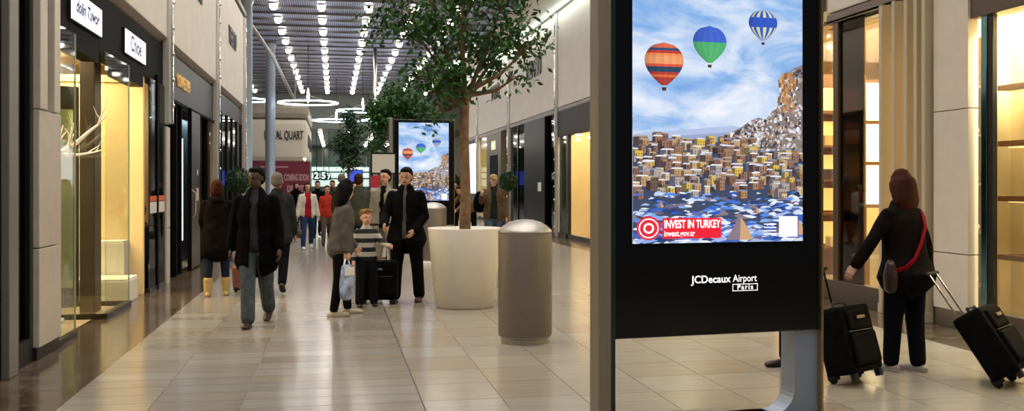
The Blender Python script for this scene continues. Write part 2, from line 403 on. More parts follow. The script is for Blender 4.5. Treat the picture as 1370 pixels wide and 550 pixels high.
# cream shop: panes, vitrines, light boxes
w2 = structE('window_2', 'frameless glass panes of the cream shop at left', 'window')
M_dkbase = mat('dark_bronze_base', '#33291f', rough=.3, metal=.5)
for a, b in ((10.22, 10.94), (12.34, 13.68)):
    MB().box(XL-.012, XL, a, b, .06, 3.2).build('pane', M_glass, w2)
    MB().box(XL-.05, XL+.02, a, b, 0, .06).build('base_rail', M_dkbase, w2)
    MB().box(XL-.012, XL+.004, b-.012, b, .06, 3.2).build('pane_edge', mat('glass_edge', '#93a596', rough=.2), w2)
MB().box(-3.7, XL, 12.33, 12.342, .06, 3.2).build('pane', M_glass, w2); MB().box(-3.7, XL+.02, 12.30, 12.37, 0, .06).build('base_rail', M_dkbase, w2)
MB().box(-3.4, XL, 13.67, 13.682, .06, 3.2).build('pane', M_glass, w2); MB().box(-3.4, XL+.02, 13.64, 13.71, 0, .06).build('base_rail', M_dkbase, w2)
MB().box(-3.9, XL-.01, 15.08, 15.16, 0, .07).build('base_rail', M_dkbase, w2)
for a, b, z0 in ((10.2, 10.78, 3.15), (10.78, 12.12, 3.05), (12.12, 13.42, 3.15), (13.42, 14.8, 3.02), (14.8, 16.5, 3.2)):
    MB().box(XL-.22, XL-.03, a, b, z0, 3.86).build('header', mat('dark_gloss_header', '#121012', rough=.6, spec=.05), w2, bevel=.006)
M_lb = glow('light_box_white', '#f4f6ff', 1.15)
M_ink = mat('blue_black_ink', '#1b2a66', rough=.6)
for a, b, s, kw, lab in ((10.75, 12.12, 'dolin Tuwor', dict(size=.20, shear=.35, bold=.004), 'white light box sign with dark blue handwriting over the near shop entrance'), (13.40, 14.82, 'Chloé', dict(size=.30, bold=.004), 'white light box sign with thin dark lettering over the second opening')):
    t = thing('light_box_sign', lab, 'sign', (XL, (a+b)/2, 3.33), PI/2); h = (b-a)/2
    MB().box(-h, h, .0, .10, 0, .34).build('housing', M_dkmetal, t, bevel=.005)
    MB().box(-h+.015, h-.015, -.006, .0, .015, .325).build('lit_face', M_lb, t)
    text(s, kw.pop('size'), M_ink, t, (0, -.0085, .175), (PI/2, 0, 0), ext=.001, **kw)
    
# teal glazed bay before the first tall pilaster
w3 = structE('window_3', 'dark teal glazed bay after the cream shop', 'window')
MB().box(XL-.012, XL, 15.12, 15.72, .05, 3.2).build('pane', M_teal, w3)
MB().box(XL-.06, XL+.02, 15.70, 15.80, 0, 3.3).build('frame_post', M_blackmat, w3)
MB().box(XL-.012, XL, 15.80, 16.45, .05, 3.2).build('pane', M_teal, w3)
MB().box(XL-.06, XL+.01, 15.1, 16.45, 0, .06).build('base_rail', M_dkbase, w3)
MB().box(XL+.002, XL+.004, 15.15, 16.4, 1.36, 1.44).build('orange_sticker', mat('orange_print', '#c85a2c'), w3)
MB().box(XL+.002, XL+.004, 15.15, 16.4, 1.18, 1.35).build('notice_sticker', mat('white_print', '#cfcac4'), w3)
MB().box(XL-.18, XL+.03, 16.45, 16.78, 0, .9).build('stone_panel', M_beige2, w3, bevel=.008)
MB().box(XL-.18, XL+.03, 16.45, 16.78, .91, 2.55).build('stone_panel', M_beige2, w3, bevel=.008)
MB().box(XL-.75, XL-.7, 15.2, 16.4, 0, 3.2).build('backdrop', mat('teal_backdrop', '#2f6a72', rough=.6, noise=.3, nscale=4), w3)
t = tag(MB().box(-.22, .22, -.45, .45, 0, .95).box(-.24, .24, -.47, .47, .95, .99, 1).build('display_counter', [M_dkwood, M_glass], None, loc=(-3.05, 15.85, 0), bevel=.01), 'low dark display counter behind the teal glass', 'counter')
for i, yy in enumerate((15.62, 16.08)):
    tag(MB().lathe([(.0, 0), (.07, 0), (.075, .02), (.03, .06), (.06, .16), (.075, .24), (.05, .32), (.03, .36), (.045, .42), (.0, .46)], 14).build('figurine', mat('figurine_silver', '#b9c4cc', rough=.25, metal=.8), None, smooth=True, loc=(-2.98, yy, .99)), ('near' if i == 0 else 'far')+'er of two small silver figurines behind the teal glass', 'figurine', 'figurines behind the teal glass')

area('shop_area_light', (XL-.33, 15.8, 3.15), .3, 1.1, 14, (.75, .95, 1))  # added fill light without a fixture, brightens the teal bay
area('shop_area_light', (XL-.28, 22.0, 3.0), .25, 1.8, 16, (.75, .95, 1))  # added fill light too, lifts the dark panes of the gold letter shop
# contents of the cream shop
def branch(mb, p, d, l, r, n):
    pts = [Vector(p)]; d = Vector(d).normalized(); k = 5; rad = [r]
    for i in range(k):
        d = (d+Vector((random.uniform(-.25, .25), random.uniform(-.25, .25), random.uniform(-.12, .22)))).normalized()
        pts.append(pts[-1]+d*l/k); rad.append(r*(1-.75*(i+1)/k))
    mb.tube(pts, rad, 7)
    if n:
        for i in (1, 2, 3, 4):
            if random.random() < .8:
                e = (d+Vector((random.uniform(-.9, .9), random.uniform(-.5, .5), random.uniform(.1, 1.0)))).normalized()
                branch(mb, pts[i], e, l*random.uniform(.35, .55), rad[i]*.75, n-1)
random.seed(11)
t = thing('branch_display', 'white branch on a tall pale column inside the cream shop', 'sculpture', (-3.22, 12.05, 0))
MB().lathe([(.13, 0), (.13, .05), (.085, .06), (.09, 1.0), (.10, 1.95), (.0, 1.96)], 20).build('column', mat('pale_plume_white', '#e6ebe4', rough=.8, noise=.1, bump=.6, bscale=30), t, smooth=True)
mb = MB(); branch(mb, (0, 0, 1.93), (.6, -.05, .2), .8, .035, 2); branch(mb, (0.05, 0, 1.95), (.02, 0, 1), .36, .026, 1); branch(mb, (.1, 0, 1.97), (.8, -.05, -.02), .5, .024, 1)
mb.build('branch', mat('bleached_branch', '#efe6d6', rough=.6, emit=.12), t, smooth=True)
tag(MB().box(-.09, .09, -.18, .18, 0, 3.3).box(-.07, .07, -.16, .16, 3.3, 3.55).build('tall_dark_slab', M_dkwood, None, loc=(-3.03, 13.05, 0), bevel=.012), 'tall dark brown slab standing just inside the cream shop', 'slab')
tag(MB().box(-.06, .06, -.5, .5, 0, 2.9).box(.06, .075, -.42, .42, .25, 2.6, 1).build('framed_mirror', [M_dkwood, mat('green_tinted_mirror', '#b9c79a', rough=.15, metal=.6)], None, loc=(-3.75, 13.4, 0), rot=(0, 0, R(-55)), bevel=.008), 'dark framed standing mirror deep in the cream shop', 'mirror')
tag(MB().box(-1.2, .0, -.05, .05, 0, 3.1).box(-1.2, .0, -.08, .05, 3.1, 3.2).build('display_backdrop', mat('cream_backdrop', '#e9cf98', rough=.6, noise=.03), None, loc=(-2.75, 15.02, 0), bevel=.006), 'plain cream display backdrop behind the white plinths', 'backdrop')
M_plin = mat('plinth_white', '#e8e0cc', rough=.4)
tag(MB().box(-.38, .38, -.35, .35, 0, .30).box(-.37, .37, -.34, .34, .30, .33).build('display_plinth', M_plin, None, loc=(-3.12, 14.2, 0), bevel=.008), 'low wide white plinth in front of the cream backdrop', 'plinth', 'plinths of the cream shop')
tag(MB().box(-.32, .32, -.2, .2, 0, .78).box(-.31, .31, -.19, .19, .78, .81).build('display_plinth', M_plin, None, loc=(-3.25, 14.755, 0), bevel=.008), 'taller white plinth against the cream backdrop', 'plinth', 'plinths of the cream shop')
t = thing('mannequin', 'dark clothed shop mannequin behind the nearest pane of the cream shop', 'mannequin', (-3.35, 11.5, 0))
MB().lathe([(.16, 0), (.16, .015), (.02, .025), (.018, .8)], 18).build('stand', M_chrome, t, smooth=True)
V, F = remesh([limb([(0, 0, .55), (0, 0, .9), (0, 0, 1.1), (0, 0, 1.3), (0, 0, 1.45)], [(.2, .13), (.17, .12), (.13, .1), (.18, .12), (.12, .08)], 16, flat=(0, 1, 0)), limb([(0, .19, 1.42), (0, .25, 1.1), (0, .24, .85)], [.055, .045, .035]), limb([(0, -.19, 1.42), (0, -.25, 1.1), (0, -.24, .85)], [.055, .045, .035])], .018)
MB().add(V, F).build('dress', cloth('mannequin', '#2b241e'), t, smooth=True)
V, F = remesh([limb([(0, 0, 1.42), (0, 0, 1.58)], [.05, .045]), ellipsoid((0, 0, 1.66), (.085, .07, .11))], .012)
MB().add(V, F).build('head', mat('mannequin_grey', '#4a443c', rough=.4), t, smooth=True)

# shop with gold letters
w4 = structE('window_4', 'dark shopfront with gold letters on its slate header', 'window')
MB().box(XL-.2, XL-.02, 16.95, 23.0, 3.05, 3.84).build('header', M_slate, w4, bevel=.012)
MB().box(XL-.02, XL+.01, 16.95, 23.0, 3.02, 3.07).build('header_edge', M_blackmat, w4)
text('LOWESSIER', .32, M_gold, w4, (XL-.01, 18.55, 3.44), ROT_L, ext=.012, sx=.85, bold=.002, spacing=1.12)
for a, b, m in ((16.95, 17.75, M_teal), (21.0, 22.0, M_teal), (22.08, 23.0, M_teal)):
    MB().box(XL-.10, XL-.088, a, b, .05, 3.05).build('pane', m, w4)
for a in (17.75, 18.3, 20.95, 22.0):
    MB().box(XL-.16, XL-.02, a, a+.09, 0, 3.05).build('frame_post', M_blackmat, w4)
MB().box(XL-.5, XL-.46, 17.0, 23.1, 0, 3.05).build('backdrop', mat('dark_shop_backdrop', '#2a3d44', rough=.5, noise=.4, nscale=2), w4)
t = thing('light_strip', 'vertical white light strip at the entrance of the dark shop', 'lamp', (XL-.03, 18.45, .0))
MB().box(-.05, .0, -.07, .07, .55, 2.5).build('housing', M_blackmat, t); MB().box(.0, .012, -.045, .045, .6, 2.45).build('tube', glow('strip_glow', '#ffe9cf', 2.2), t); MB().box(-.05, -.01, -.05, .05, 0, .55).build('stand', M_blackmat, t)
t = thing('shop_door', 'dark brown door leaf with a white notice, open to the concourse', 'door', (XL+.02, 19.6, 0))
MB().box(-.03, .04, -.62, .62, .03, 3.0).build('leaf', M_dkwood, t, bevel=.01)
MB().box(-.02, .05, -.66, -.62, 0, 3.04).build('frame', M_blackmat, t)
MB().box(.041, .044, .05, .36, 1.3, 1.55).build('notice', mat('notice_paper', '#b9a79a'), t); MB().lathe([(.0, 0), (.06, 0), (.06, .004), (0, .004)], 16).build('round_sticker', M_white, t, loc=(.042, .2, 1.85), rot=(0, PI/2, 0))
MB().tube([(.04, -.45, 1.0), (.09, -.45, 1.05), (.09, -.45, 1.45), (.04, -.45, 1.5)], .012).build('handle', M_chrome, t)

# last left shop
w5 = structE('window_5', 'reflecting glass shopfront at the far end of the left row', 'window')
MB().box(XL-.2, XL-.02, 23.4, 29.8, 3.4, 3.84).build('header', mat('dull_header', '#3c3734', rough=.45, spec=.15), w5)
for k in range(5):
    MB().box(XL-.05, XL-.038, 23.4+k*1.28, 24.62+k*1.28, .05, 3.4).build('pane', glass('mirror_glass', '#8f9aa0', .34), w5)
    MB().box(XL-.09, XL-.0, 24.62+k*1.28, 24.68+k*1.28, 0, 3.4).build('frame_post', M_dkmetal, w5)
t = thing('poster_panel', 'orange lit poster panel behind glass in the last left shop', 'poster', (XL-.35, 26.9, 0))
MB().box(-.04, 0, -.45, .45, .8, 3.0).build('board', glow('orange_poster', '#e0772f', .9), t); MB().box(-.05, -.01, -.5, .5, 0, .8).build('stand', M_dkmetal, t)

# ------------------------------------------------------------------ right side
wr = structE('wall_right', 'beige upper wall above the shopfronts at right', 'wall')
RB = [(4, 12.9), (12.9, 19), (19, 25.0), (25.0, 29.7), (29.7, 38.1), (38.1, 46.7), (46.7, 52)]
for a, b in RB:
    MB().box(-.06, .06, a+.18, b-.18, 4.02, 7.0).build('wall_panel', M_beige, wr, loc=(XR+.02, 0, 0), bevel=.02)
MB().box(XR+.14, XR+.5, 4, 52, 3.9, 7.42).build('backing_wall', MATS['backing_beige'], wr)
for a, b in RB: MB().box(XR-.05, XR+.3, a+.18, b-.18, 3.86, 4.0).build('cornice', mat('cornice_brown', '#6c5f52', rough=.35), wr, bevel=.015)
MB().add([(XR-.1, 4, 7.12), (XR-.1, 52, 7.12), (XR-1.1, 52, 7.42), (XR-1.1, 4, 7.42), (XR+.1, 4, 7.42), (XR+.1, 52, 7.42)], [(0, 1, 2, 3), (0, 4, 5, 1), (3, 2, 5, 4), (0, 3, 4), (1, 5, 2)]).build('bulkhead', M_beige, wr)
t = thing('cove_light', 'long white light line along the top of the right wall', 'lamp', (XR-.12, 28, 7.02))
MB().box(-.02, .10, -24, 24, .0, .06).build('channel', M_white, t); MB().box(-.05, -.02, -24, 24, .0, .06).build('tube', glow('cove_glow', '#e6fff8', 5), t)
area('cove_lamp', (XR-.35, 28, 6.95), .15, 46, 160, (.9, 1, .96), rot=(0, R(-25), 0))
for yy, l in ((29.7, 'studded metal pilaster on the right wall nearest the black screen totem'), (38.1, 'studded metal pilaster on the right wall after the black marble portal'), (46.7, 'studded metal pilaster at the far end of the right wall')):
    pilaster(XR-.03, yy, 'R', 0, 7.0, l)
text("TOD'S", .85, M_char, wr, (XR-.05, 41.4, 5.6), ROT_R, ext=.03, sx=.9, bold=.02)
text('MIU MIU', .8, M_char, wr, (XR-.05, 33.2, 5.62), ROT_R, ext=.03, sx=.85, bold=.02)

wq = structE('wall_shop_right', 'inner walls and ceiling of the shops at right', 'wall')
MB().box(11.0, 11.2, 10.2, 52, 0, 4).build('back_wall', M_ochre, wq)
MB().box(6.95, 11.0, 4, 52, 3.95, 4.1).build('shop_ceiling', M_cream, wq)
MB().box(7.8, 7.9, 4, 10.15, 0, 3.95).build('back_wall', M_cream, wq)
MB().box(6.98, 11.0, 10.15, 10.21, 0, 3.95).build('partition', M_cream, wq)
for yy in (18.0, 24.9, 30.05, 38.3, 46.9):
    MB().box(7.0, 11.0, yy, yy+.1, 0, 3.95).build('partition', M_cream, wq)
MB().box(6.95, 11.0, 51.9, 52, 0, 7.4).build('end_wall', M_beige, wq)
area('shop_area_light', (7.35, 7.6, 3.8), .5, 4.6, 560, (1, .89, .66))
area('shop_area_light', (8.9, 13.8, 3.85), 2.6, 5, 560, (1, .80, .50))
area('shop_area_light', (8.0, 27.4, 3.8), 1.4, 4, 300, (1, .83, .56))
area('shop_area_light', (8.4, 34, 3.8), 1.8, 6, 50, (1, .82, .55))
area('shop_area_light', (8.4, 42.5, 3.8), 1.8, 7, 220, (1, .8, .5))
area('shop_area_light', (8.4, 49.3, 3.8), 1.8, 4, 160, (1, .96, .88))
area('shop_area_light', (8.4, 21.5, 3.8), 1.8, 5, 80, (1, .85, .55))

# cream window at the right edge
w6 = structE('window_6', 'cream lit shop window with shelves at the right edge', 'window')
MB().box(XR-.05, XR+.2, 4, 9.56, 3.42, 3.88).build('header', mat('brown_header', '#57493a', rough=.35), w6, bevel=.01)
M_tchr = mat('teal_chrome', '#6f9a9c', rough=.1, metal=1.)
MB().box(XR-.04, XR+.03, 9.30, 9.40, .25, 3.42).build('frame_post', M_tchr, w6, bevel=.01)
MB().box(XR-.03, XR+.03, 9.22, 9.30, .25, 3.42).build('frame_post', M_dkmetal, w6, bevel=.01)
MB().box(XR-.0, XR+.012, 4.2, 9.22, .25, 3.42).build('pane', M_glass, w6)
MB().box(XR-.0, XR+.012, 9.40, 9.56, .25, 3.42).build('pane', M_glass, w6)
MB().box(XR-.04, XR+.06, 4, 9.56, 0, .25).build('kick_plate', mat('grey_bronze_plinth', '#6a6055', rough=.3, metal=.6), w6, bevel=.01)
for i, z in enumerate((.82, 1.48, 2.1, 2.73)):
    t = thing('wall_shelf', 'brown wall shelf in the cream window, %s' % ('lowest of four', 'second from the floor', 'third from the floor', 'topmost of four')[i], 'shelf', (7.6, 7.55, z), 0, 'shelves of the cream window')
    MB().box(-.2, .2, -2.3, 2.3, -.06, 0).build('board', M_wood, t, bevel=.005)
    MB().box(-.06, .2, -2.3, 2.3, -.075, -.06).build('light_strip', glow('shelf_strip_glow', '#ffdf98', 1.6), t)
t = thing('display_cabinet', 'narrow open cabinet with handbags beside the right stone pier', 'cabinet', (7.14, 10.0, 0))
for z in (.45, 1.05, 1.6, 2.15, 2.7): MB().box(-.14, .15, -.13, .13, z, z+.03).build('shelf', M_wood, t)
for x in (-.15, .16): MB().box(x-.01, x+.01, -.13, .13, 0, 3.3).build('side_panel', M_wood, t)
MB().box(-.15, .16, .12, .14, 0, 3.3).build('back_panel', mat('amber_back', '#b98a45', rough=.6), t)
def handbag(loc, c_, lab, s=1., rz=0):
    t = thing('handbag', lab, 'handbag', loc, rz, 'handbags in the narrow cabinet')
    V, F = remesh([limb([(-.10*s, 0, .05*s), (.10*s, 0, .05*s)], [(.055*s, .05*s)]*2, 12), limb([(-.08*s, 0, .13*s), (.08*s, 0, .13*s)], [(.035*s, .06*s)]*2, 12), limb([(-.1*s, 0, .06*s), (.1*s, 0, .06*s)], [.05*s]*2)], .01*s)
    mn = V[:, 2].min(); V[:, 2] -= mn
    MB().add(V, F).build('body', c_, t, smooth=True)
    MB().tube([(-.08*s, 0, .16*s), (-.07*s, 0, .25*s), (0, 0, .30*s), (.07*s, 0, .25*s), (.08*s, 0, .16*s)], .009*s, 6).build('handle', c_, t, smooth=True)
for z, col, n in ((.48, '#3a2b20', 'dark brown'), (1.08, '#c8a878', 'tan'), (1.63, '#2a2320', 'black'), (2.18, '#8b7048', 'bronze')):
    handbag((7.14, 9.98, z), mat('leather_'+n.replace(' ', '_'), col, rough=.35, noise=.1), n+' handbag on a shelf of the narrow cabinet', .85)

# pale pier and fins
t = thing('stone_pier', 'pale tall stone pier beside the woman with the red strap', 'pier', (XR, 9.87, 0))
MB().box(-.06, .05, -.31, .31, 0, .2).build('plinth', M_steel, t, bevel=.01)
for a, b in ((.2, .83), (.84, 2.44), (2.45, 3.9)): MB().box(-.08, .05, -.31, .31, a, b).build('stone_panel', mat('warm_white_stone', '#d6cbbb', rough=.25, noise=.04, nscale=4), t, bevel=.006)
for i, yy in enumerate((10.26, 10.42, 10.62, 10.88, 11.16)):
    tag(MB().box(-.16, .1, -.035, .035, 0, 3.86).box(-.17, .11, -.045, .045, 0, .12).build('vertical_fin', mat('beige_fin', '#bcae92', rough=.4), None, loc=(XR, yy, 0), bevel=.006), 'beige vertical fin of the right shopfront, %s from the stone pier' % ('first', 'second', 'third', 'fourth', 'fifth and farthest')[i], 'fin', 'fins of the right shopfront')
w7 = structE('window_7', 'glazed front of the warm shop behind the woman', 'window')
MB().box(XR-.05, XR+.15, 10.2, 18, 3.86, 3.9).build('header', mat('brown_header', '#57493a'), w7)
MB().box(XR+.05, XR+.062, 10.3, 11.1, .28, 3.86).build('pane', M_glass, w7)
MB().box(XR+.0, XR+.012, 11.2, 11.83, .28, 3.86).build('pane', M_glass, w7)
MB().box(XR+.0, XR+.02, 11.83, 12.42, .28, 3.86).build('pane', glass('smoked_glass', '#5a4a3c', .12), w7)
MB().box(XR-.04, XR+.06, 12.42, 12.56, 0, 3.86).build('frame_post', mat('bronze_post', '#6c5a44', rough=.3, metal=.6), w7, bevel=.01)
MB().box(XR+.0, XR+.012, 12.56, 18, .28, 3.86).build('pane', M_glass, w7)
MB().box(XR-.06, XR+.08, 10.2, 18, 0, .28).build('kick_plate', MATS['grey_bronze_plinth'], w7, bevel=.01)
M_litp = glow('lit_panel_cream', '#fff3cf', 2.2)
t = thing('lit_display_wall', 'stack of bright lit panels inside the warm shop at right', 'light panel', (8.8, 14.3, 0))
MB().box(-.45, .45, 0, .12, 0, 3.3).build('frame', M_wood, t)
for a, b in ((.55, 1.24), (1.3, 1.92), (1.98, 2.58), (2.64, 3.24)): MB().box(-.41, .41, -.02, .0, a, b).build('lit_panel', M_litp if a > 1 else M_cream, t)
t = thing('display_shelving', 'brown shelving with glowing niches inside the warm shop', 'shelving', (8.6, 16.2, 0))
MB().box(-.9, .9, .0, .35, 0, 3.6, 0).build('carcass', M_wood, t)
for k in range(5): MB().box(-.85, .85, -.012, .0, .55+k*.6, .95+k*.6).build('niche', glow('niche_glow', '#ffcf7a', 1.1), t); 
for k in range(5): MB().box(-.9, .9, -.3, .0, .47+k*.6, .51+k*.6).build('shelf', M_wood, t)
for i, (x, z, col, n) in enumerate(((-.2, 1.11, '#b06030', 'orange'), (.05, 1.71, '#3a2a20', 'dark'), (.2, .51, '#d8c8a0', 'cream'), (0.1, 2.31, '#c0a060', 'gold'))):
    t = thing('gift_box', n+' box on the glowing shelving of the warm shop', 'box', (8.6+x, 16.05, z))
    MB().box(-.13, .13, -.09, .09, 0, .14).build('body', mat('box_'+n, col), t, bevel=.004); MB().box(-.135, .135, -.095, .095, .14, .18).build('lid', mat('box_'+n, col), t, bevel=.004)
t = thing('sales_counter', 'low lit counter behind the glass of the warm shop', 'counter', (8.3, 12.9, 0))
MB().box(-.5, .5, -.3, .3, 0, .85).build('body', M_cream, t, bevel=.01); MB().box(-.55, .55, -.34, .34, .85, .9).build('top', M_glass, t); MB().box(-.5, .5, -.305, -.3, .55, .8).build('lit_front', M_litp, t)

# middle right, mostly hidden, and the far right bays
w8 = structE('window_8', 'plain lit shopfront hidden behind the black totem', 'window')
MB().box(XR-.03, XR+.15, 18, 25, 3.4, 3.9).build('header', MATS['dull_header'], w8)
for k in range(4): MB().box(XR, XR+.012, 18.1+k*1.7, 19.7+k*1.7, .1, 3.4).build('pane', M_glass, w8); MB().box(XR-.03, XR+.05, 19.7+k*1.7, 19.8+k*1.7, 0, 3.4).build('frame_post', M_dkmetal, w8)
w9 = structE('window_9', 'golden lit show window with dark header on the right', 'window')
MB().box(XR-.05, XR+.15, 25, 29.5, 3.1, 3.9).build('header', mat('bronze_dark_header', '#2c2723', rough=.45, spec=.12), w9, bevel=.01)
MB().box(XR-.04, XR+.06, 28.2, 28.45, 0, 3.1).build('frame_post', M_dkmetal, w9); MB().box(XR-.04, XR+.06, 25.0, 29.5, 0, .14).build('kick_plate', M_dkmetal, w9)
MB().box(XR, XR+.012, 25.1, 28.2, .14, 3.1).build('pane', M_glass, w9); MB().box(XR, XR+.012, 28.45, 29.5, .14, 3.1).build('pane', M_dkglass, w9)
MB().box(8.3, 8.4, 25, 29.9, 0, 3.9).build('backdrop', mat('golden_backdrop', '#e3bf82', rough=.6), w9)
bul = MB().ellipsoid((0, 0, 0), (.06, .06, .06), 10, 8, 0).lathe([(.02, .05), (.02, .09), (0, .09)], 8, 1).mesh('globe_lamp', [glow('globe_glow', '#fff2c8', 9), M_dkmetal], True)
for i, (yy, z) in enumerate(((28.1, 1.55), (28.05, 1.25), (27.9, .95), (26.2, .7))):
    t = tag(link('globe_lamp', bul, None, (8.24, yy, z)), 'small glowing globe lamp on the golden backdrop, %s' % ('highest', 'second highest', 'third', 'lowest and nearest the totem')[i], 'lamp', 'globe lamps of the golden window')
w10 = structE('window_10', 'shopfront with black marble portal on the right', 'window')
MB().box(XR-.12, XR+.4, 31.1, 34.6, 0, 3.86).build('black_marble_portal', mat('black_marble', '#120e0d', rough=.35, spec=.1, noise=.5, nscale=3), w10, bevel=.02)
MB().box(XR-.14, XR-.12, 31.6, 32.1, 1.4, 1.7).build('notice', M_white, w10)
for a, b in ((30.1, 31.1), (34.6, 36.3), (36.4, 38.0)): MB().box(XR, XR+.012, a, b, .1, 3.86).build('pane', M_dkglass, w10)
MB().box(XR-.03, XR+.05, 36.3, 36.4, 0, 3.86).build('frame_post', M_dkmetal, w10); MB().box(XR-.04, XR+.06, 30, 38.1, 0, .1).build('kick_plate', M_dkmetal, w10)
MB().box(7.9, 8.0, 30.2, 38.2, 0, 1.6).build('backdrop', mat('olive_backdrop', '#6d6440', rough=.6), w10)
w11 = structE('window_11', 'cream shopfront with grey portal at the far right', 'window')
MB().box(XR-.12, XR+.2, 39.6, 43.4, 0, 3.86).build('grey_portal', mat('grey_portal', '#5e564c', rough=.4), w11, bevel=.02)
MB().box(XR-.135, XR-.12, 40.4, 42.4, 0, 2.9).build('doorway', M_blackmat, w11)
MB().box(XR-.14, XR-.12, 41.0, 41.9, 3.15, 3.5).build('lit_plate', glow('lit_plate', '#ffd9a0', 1.2), w11)
for a, b in ((38.3, 39.6), (43.4, 46.5)): MB().box(XR, XR+.012, a, b, .1, 3.86).build('pane', M_glass, w11)
MB().box(XR-.04, XR+.06, 38.3, 46.6, 0, .1).build('kick_plate', M_dkmetal, w11)
w12 = structE('window_12', 'white glowing window beyond the last right pilaster', 'window')
MB().box(XR-.02, XR+.02, 46.95, 51.8, 1.2, 3.7).build('lit_screen', glow('white_window_glow', '#f4f4ff', 1.1), w12)
MB().box(XR-.06, XR+.06, 46.9, 51.9, 3.7, 3.9).build('header', MATS['dull_header'], w12); MB().box(XR-.06, XR+.06, 46.9, 51.9, 0, 1.2).build('sill_panel', M_steel, w12)

# ------------------------------------------------------------------ far end
we = structE('wall_end', 'teal glass end wall behind the far gates', 'wall')
MB().box(-14, 14, 92, 92.3, 0, 7.6).build('backing', mat('teal_grey_wall', '#4d6660', rough=.3, noise=.2, nscale=.5), we)
for k in range(14): MB().box(-13+k*2, -11.1+k*2, 91.85, 91.9, 3.4, 5.15).build('glass_panel', mat('teal_panel', '#55776f', rough=.12, noise=.15, nscale=.6), we)
for k in range(14): MB().box(-11.08+k*2, -11.02+k*2, 91.7, 91.95, 0, 5.2).build('mullion', M_steel, we)
MB().box(-2.6, 3.2, 91.6, 91.8, 2.3, 2.75).build('lit_band', glow('gate_band_glow', '#e8fff8', .8), we)
MB().box(-2.6, 3.2, 91.6, 91.8, 1.5, 2.15).build('lit_band', glow('gate_band_glow2', '#e8fff8', .7), we)
MB().box(-2.6, 3.2, 91.5, 91.8, 2.9, 3.3).build('lit_band', glow('gate_band_glow', '#e8fff8', .8), we)
for nm, lab, x0, x1 in (('wall_far_left', 'grey side wall of the far hall at left', -13.3, -13), ('wall_far_right', 'grey side wall of the far hall at right', 9, 9.3)):
    struct(nm, lab, 'wall', MB().box(x0, x1, 30.2, 92, 0, 7.6), mat('far_wall_grey', '#80868a', rough=.5))
t = thing('gate_sign', 'hanging dark green gate sign with white numbers', 'sign', (-1.0, 66, 0))
for i, (x, s) in enumerate(((-.56, 'M'), (-.15, '2'), (.31, '5'), (.66, '7'))):
    w = .205 if i in (1, 2) else .15
    b = MB().box(-w, w, -.06, .06, -.32 if i in (1, 2) else -.3, .32 if i in (1, 2) else .12).build('board', mat('dark_green_sign', '#0f3b3c', rough=.4), t, loc=(x, 0, 2.25))
    text(s, .58 if i in (1, 2) else .4, glow('sign_white', '#eafff8', .9), b, (0, -.07, -.02 if i in (1, 2) else -.1), (PI/2, 0, 0), bold=.02)
    MB().tube([(x, 0, 2.3), (x, 0, 5.2)], .02, 6).build('hanger', M_dkmetal, t)
t = thing('blue_screen', 'blue lit information screen far behind the crowd', 'screen', (1.35, 64, 0))
MB().box(-.45, .45, 0, .15, 1.6, 2.55).build('panel', glow('blue_screen_glow', '#3a56e0', .6), t); MB().box(-.5, .5, .02, .2, 1.54, 2.61).build('casing', M_blackmat, t)
for x in (-.4, .4): MB().box(x-.04, x+.04, .05, .12, 0, 1.56).build('leg', M_dkmetal, t)

# quartz kiosk and crimson hoarding
t = thing('shop_kiosk', 'cream shop block with dark lettering above the crimson hoarding', 'kiosk', (-1.25, 47.0, 0))
MB().box(-3.6, 0, 0, 9, 0, 2.7).build('base', mat('kiosk_base', '#8d857a', rough=.5), t)
MB().box(-3.6, 0, 0, 9, 2.7, 4.75).build('fascia', mat('kiosk_cream', '#cdc3ae', rough=.5), t, bevel=.25)
MB().box(-3.7, .06, -.06, 9.06, 4.75, 5.5).build('crown', mat('kiosk_crown', '#9b907f', rough=.4, noise=.06), t, bevel=.25)
MB().box(-3.6, 0.02, -.03, 9, 2.66, 2.74).build('edge_band', MATS['cornice_brown'], t)
text('ROYAL QUART', .56, M_char, t, (-1.08, -.02, 3.95), (PI/2, 0, 0), ext=.02, sx=.47, bold=.012)
text('ROYAL QUARTZ', .9, M_char, t, (.02, 4.2, 3.7), ROT_L, ext=.02)
t = thing('hoarding', 'crimson hoarding with pale block letters below the kiosk', 'hoarding', (-1.3, 46.2, 0))
MB().box(-3.4, .2, 0, .12, 0, 2.72).build('board', mat('crimson_board', '#6e1d33', rough=.45, noise=.05), t)
M_pale = mat('pale_pink_print', '#b98a92', rough=.6)
text('COMING SOON', .42, M_pale, t, (-.42, -.01, 1.95), (PI/2, 0, 0), ext=.004, sx=.37, bold=.02)
text('DELICITE', .42, M_pale, t, (-.42, -.01, 1.42), (PI/2, 0, 0), ext=.004, sx=.5, bold=.02)
MB().ellipsoid((-1.75, -.01, 1.55), (.34, .012, .48), 24, 10).build('print_shape', mat('cream_print', '#e2cfa6', rough=.7), t)
MB().ellipsoid((-1.5, -.015, 1.05), (.26, .012, .24), 24, 10).build('print_shape', mat('white_grey_print', '#cfcbd0', rough=.7), t)
for x in (-2.9, -1.9, -1.1): MB().box(x-.3, x+.3, -.012, .0, 2.42, 2.48).build('print_line', M_pale, t)
tag(MB().ellipsoid((0, 0, 0), (.07, .07, .05), 12, 8).lathe([(.02, -.11), (.02, -.03), (0, -.03)], 8).build('globe_lamp', glow('hoarding_lamp', '#fff0c0', 6), None, smooth=True, loc=(-1.35, 46.25, 2.83)), 'single small bright lamp on top of the crimson hoarding', 'lamp')

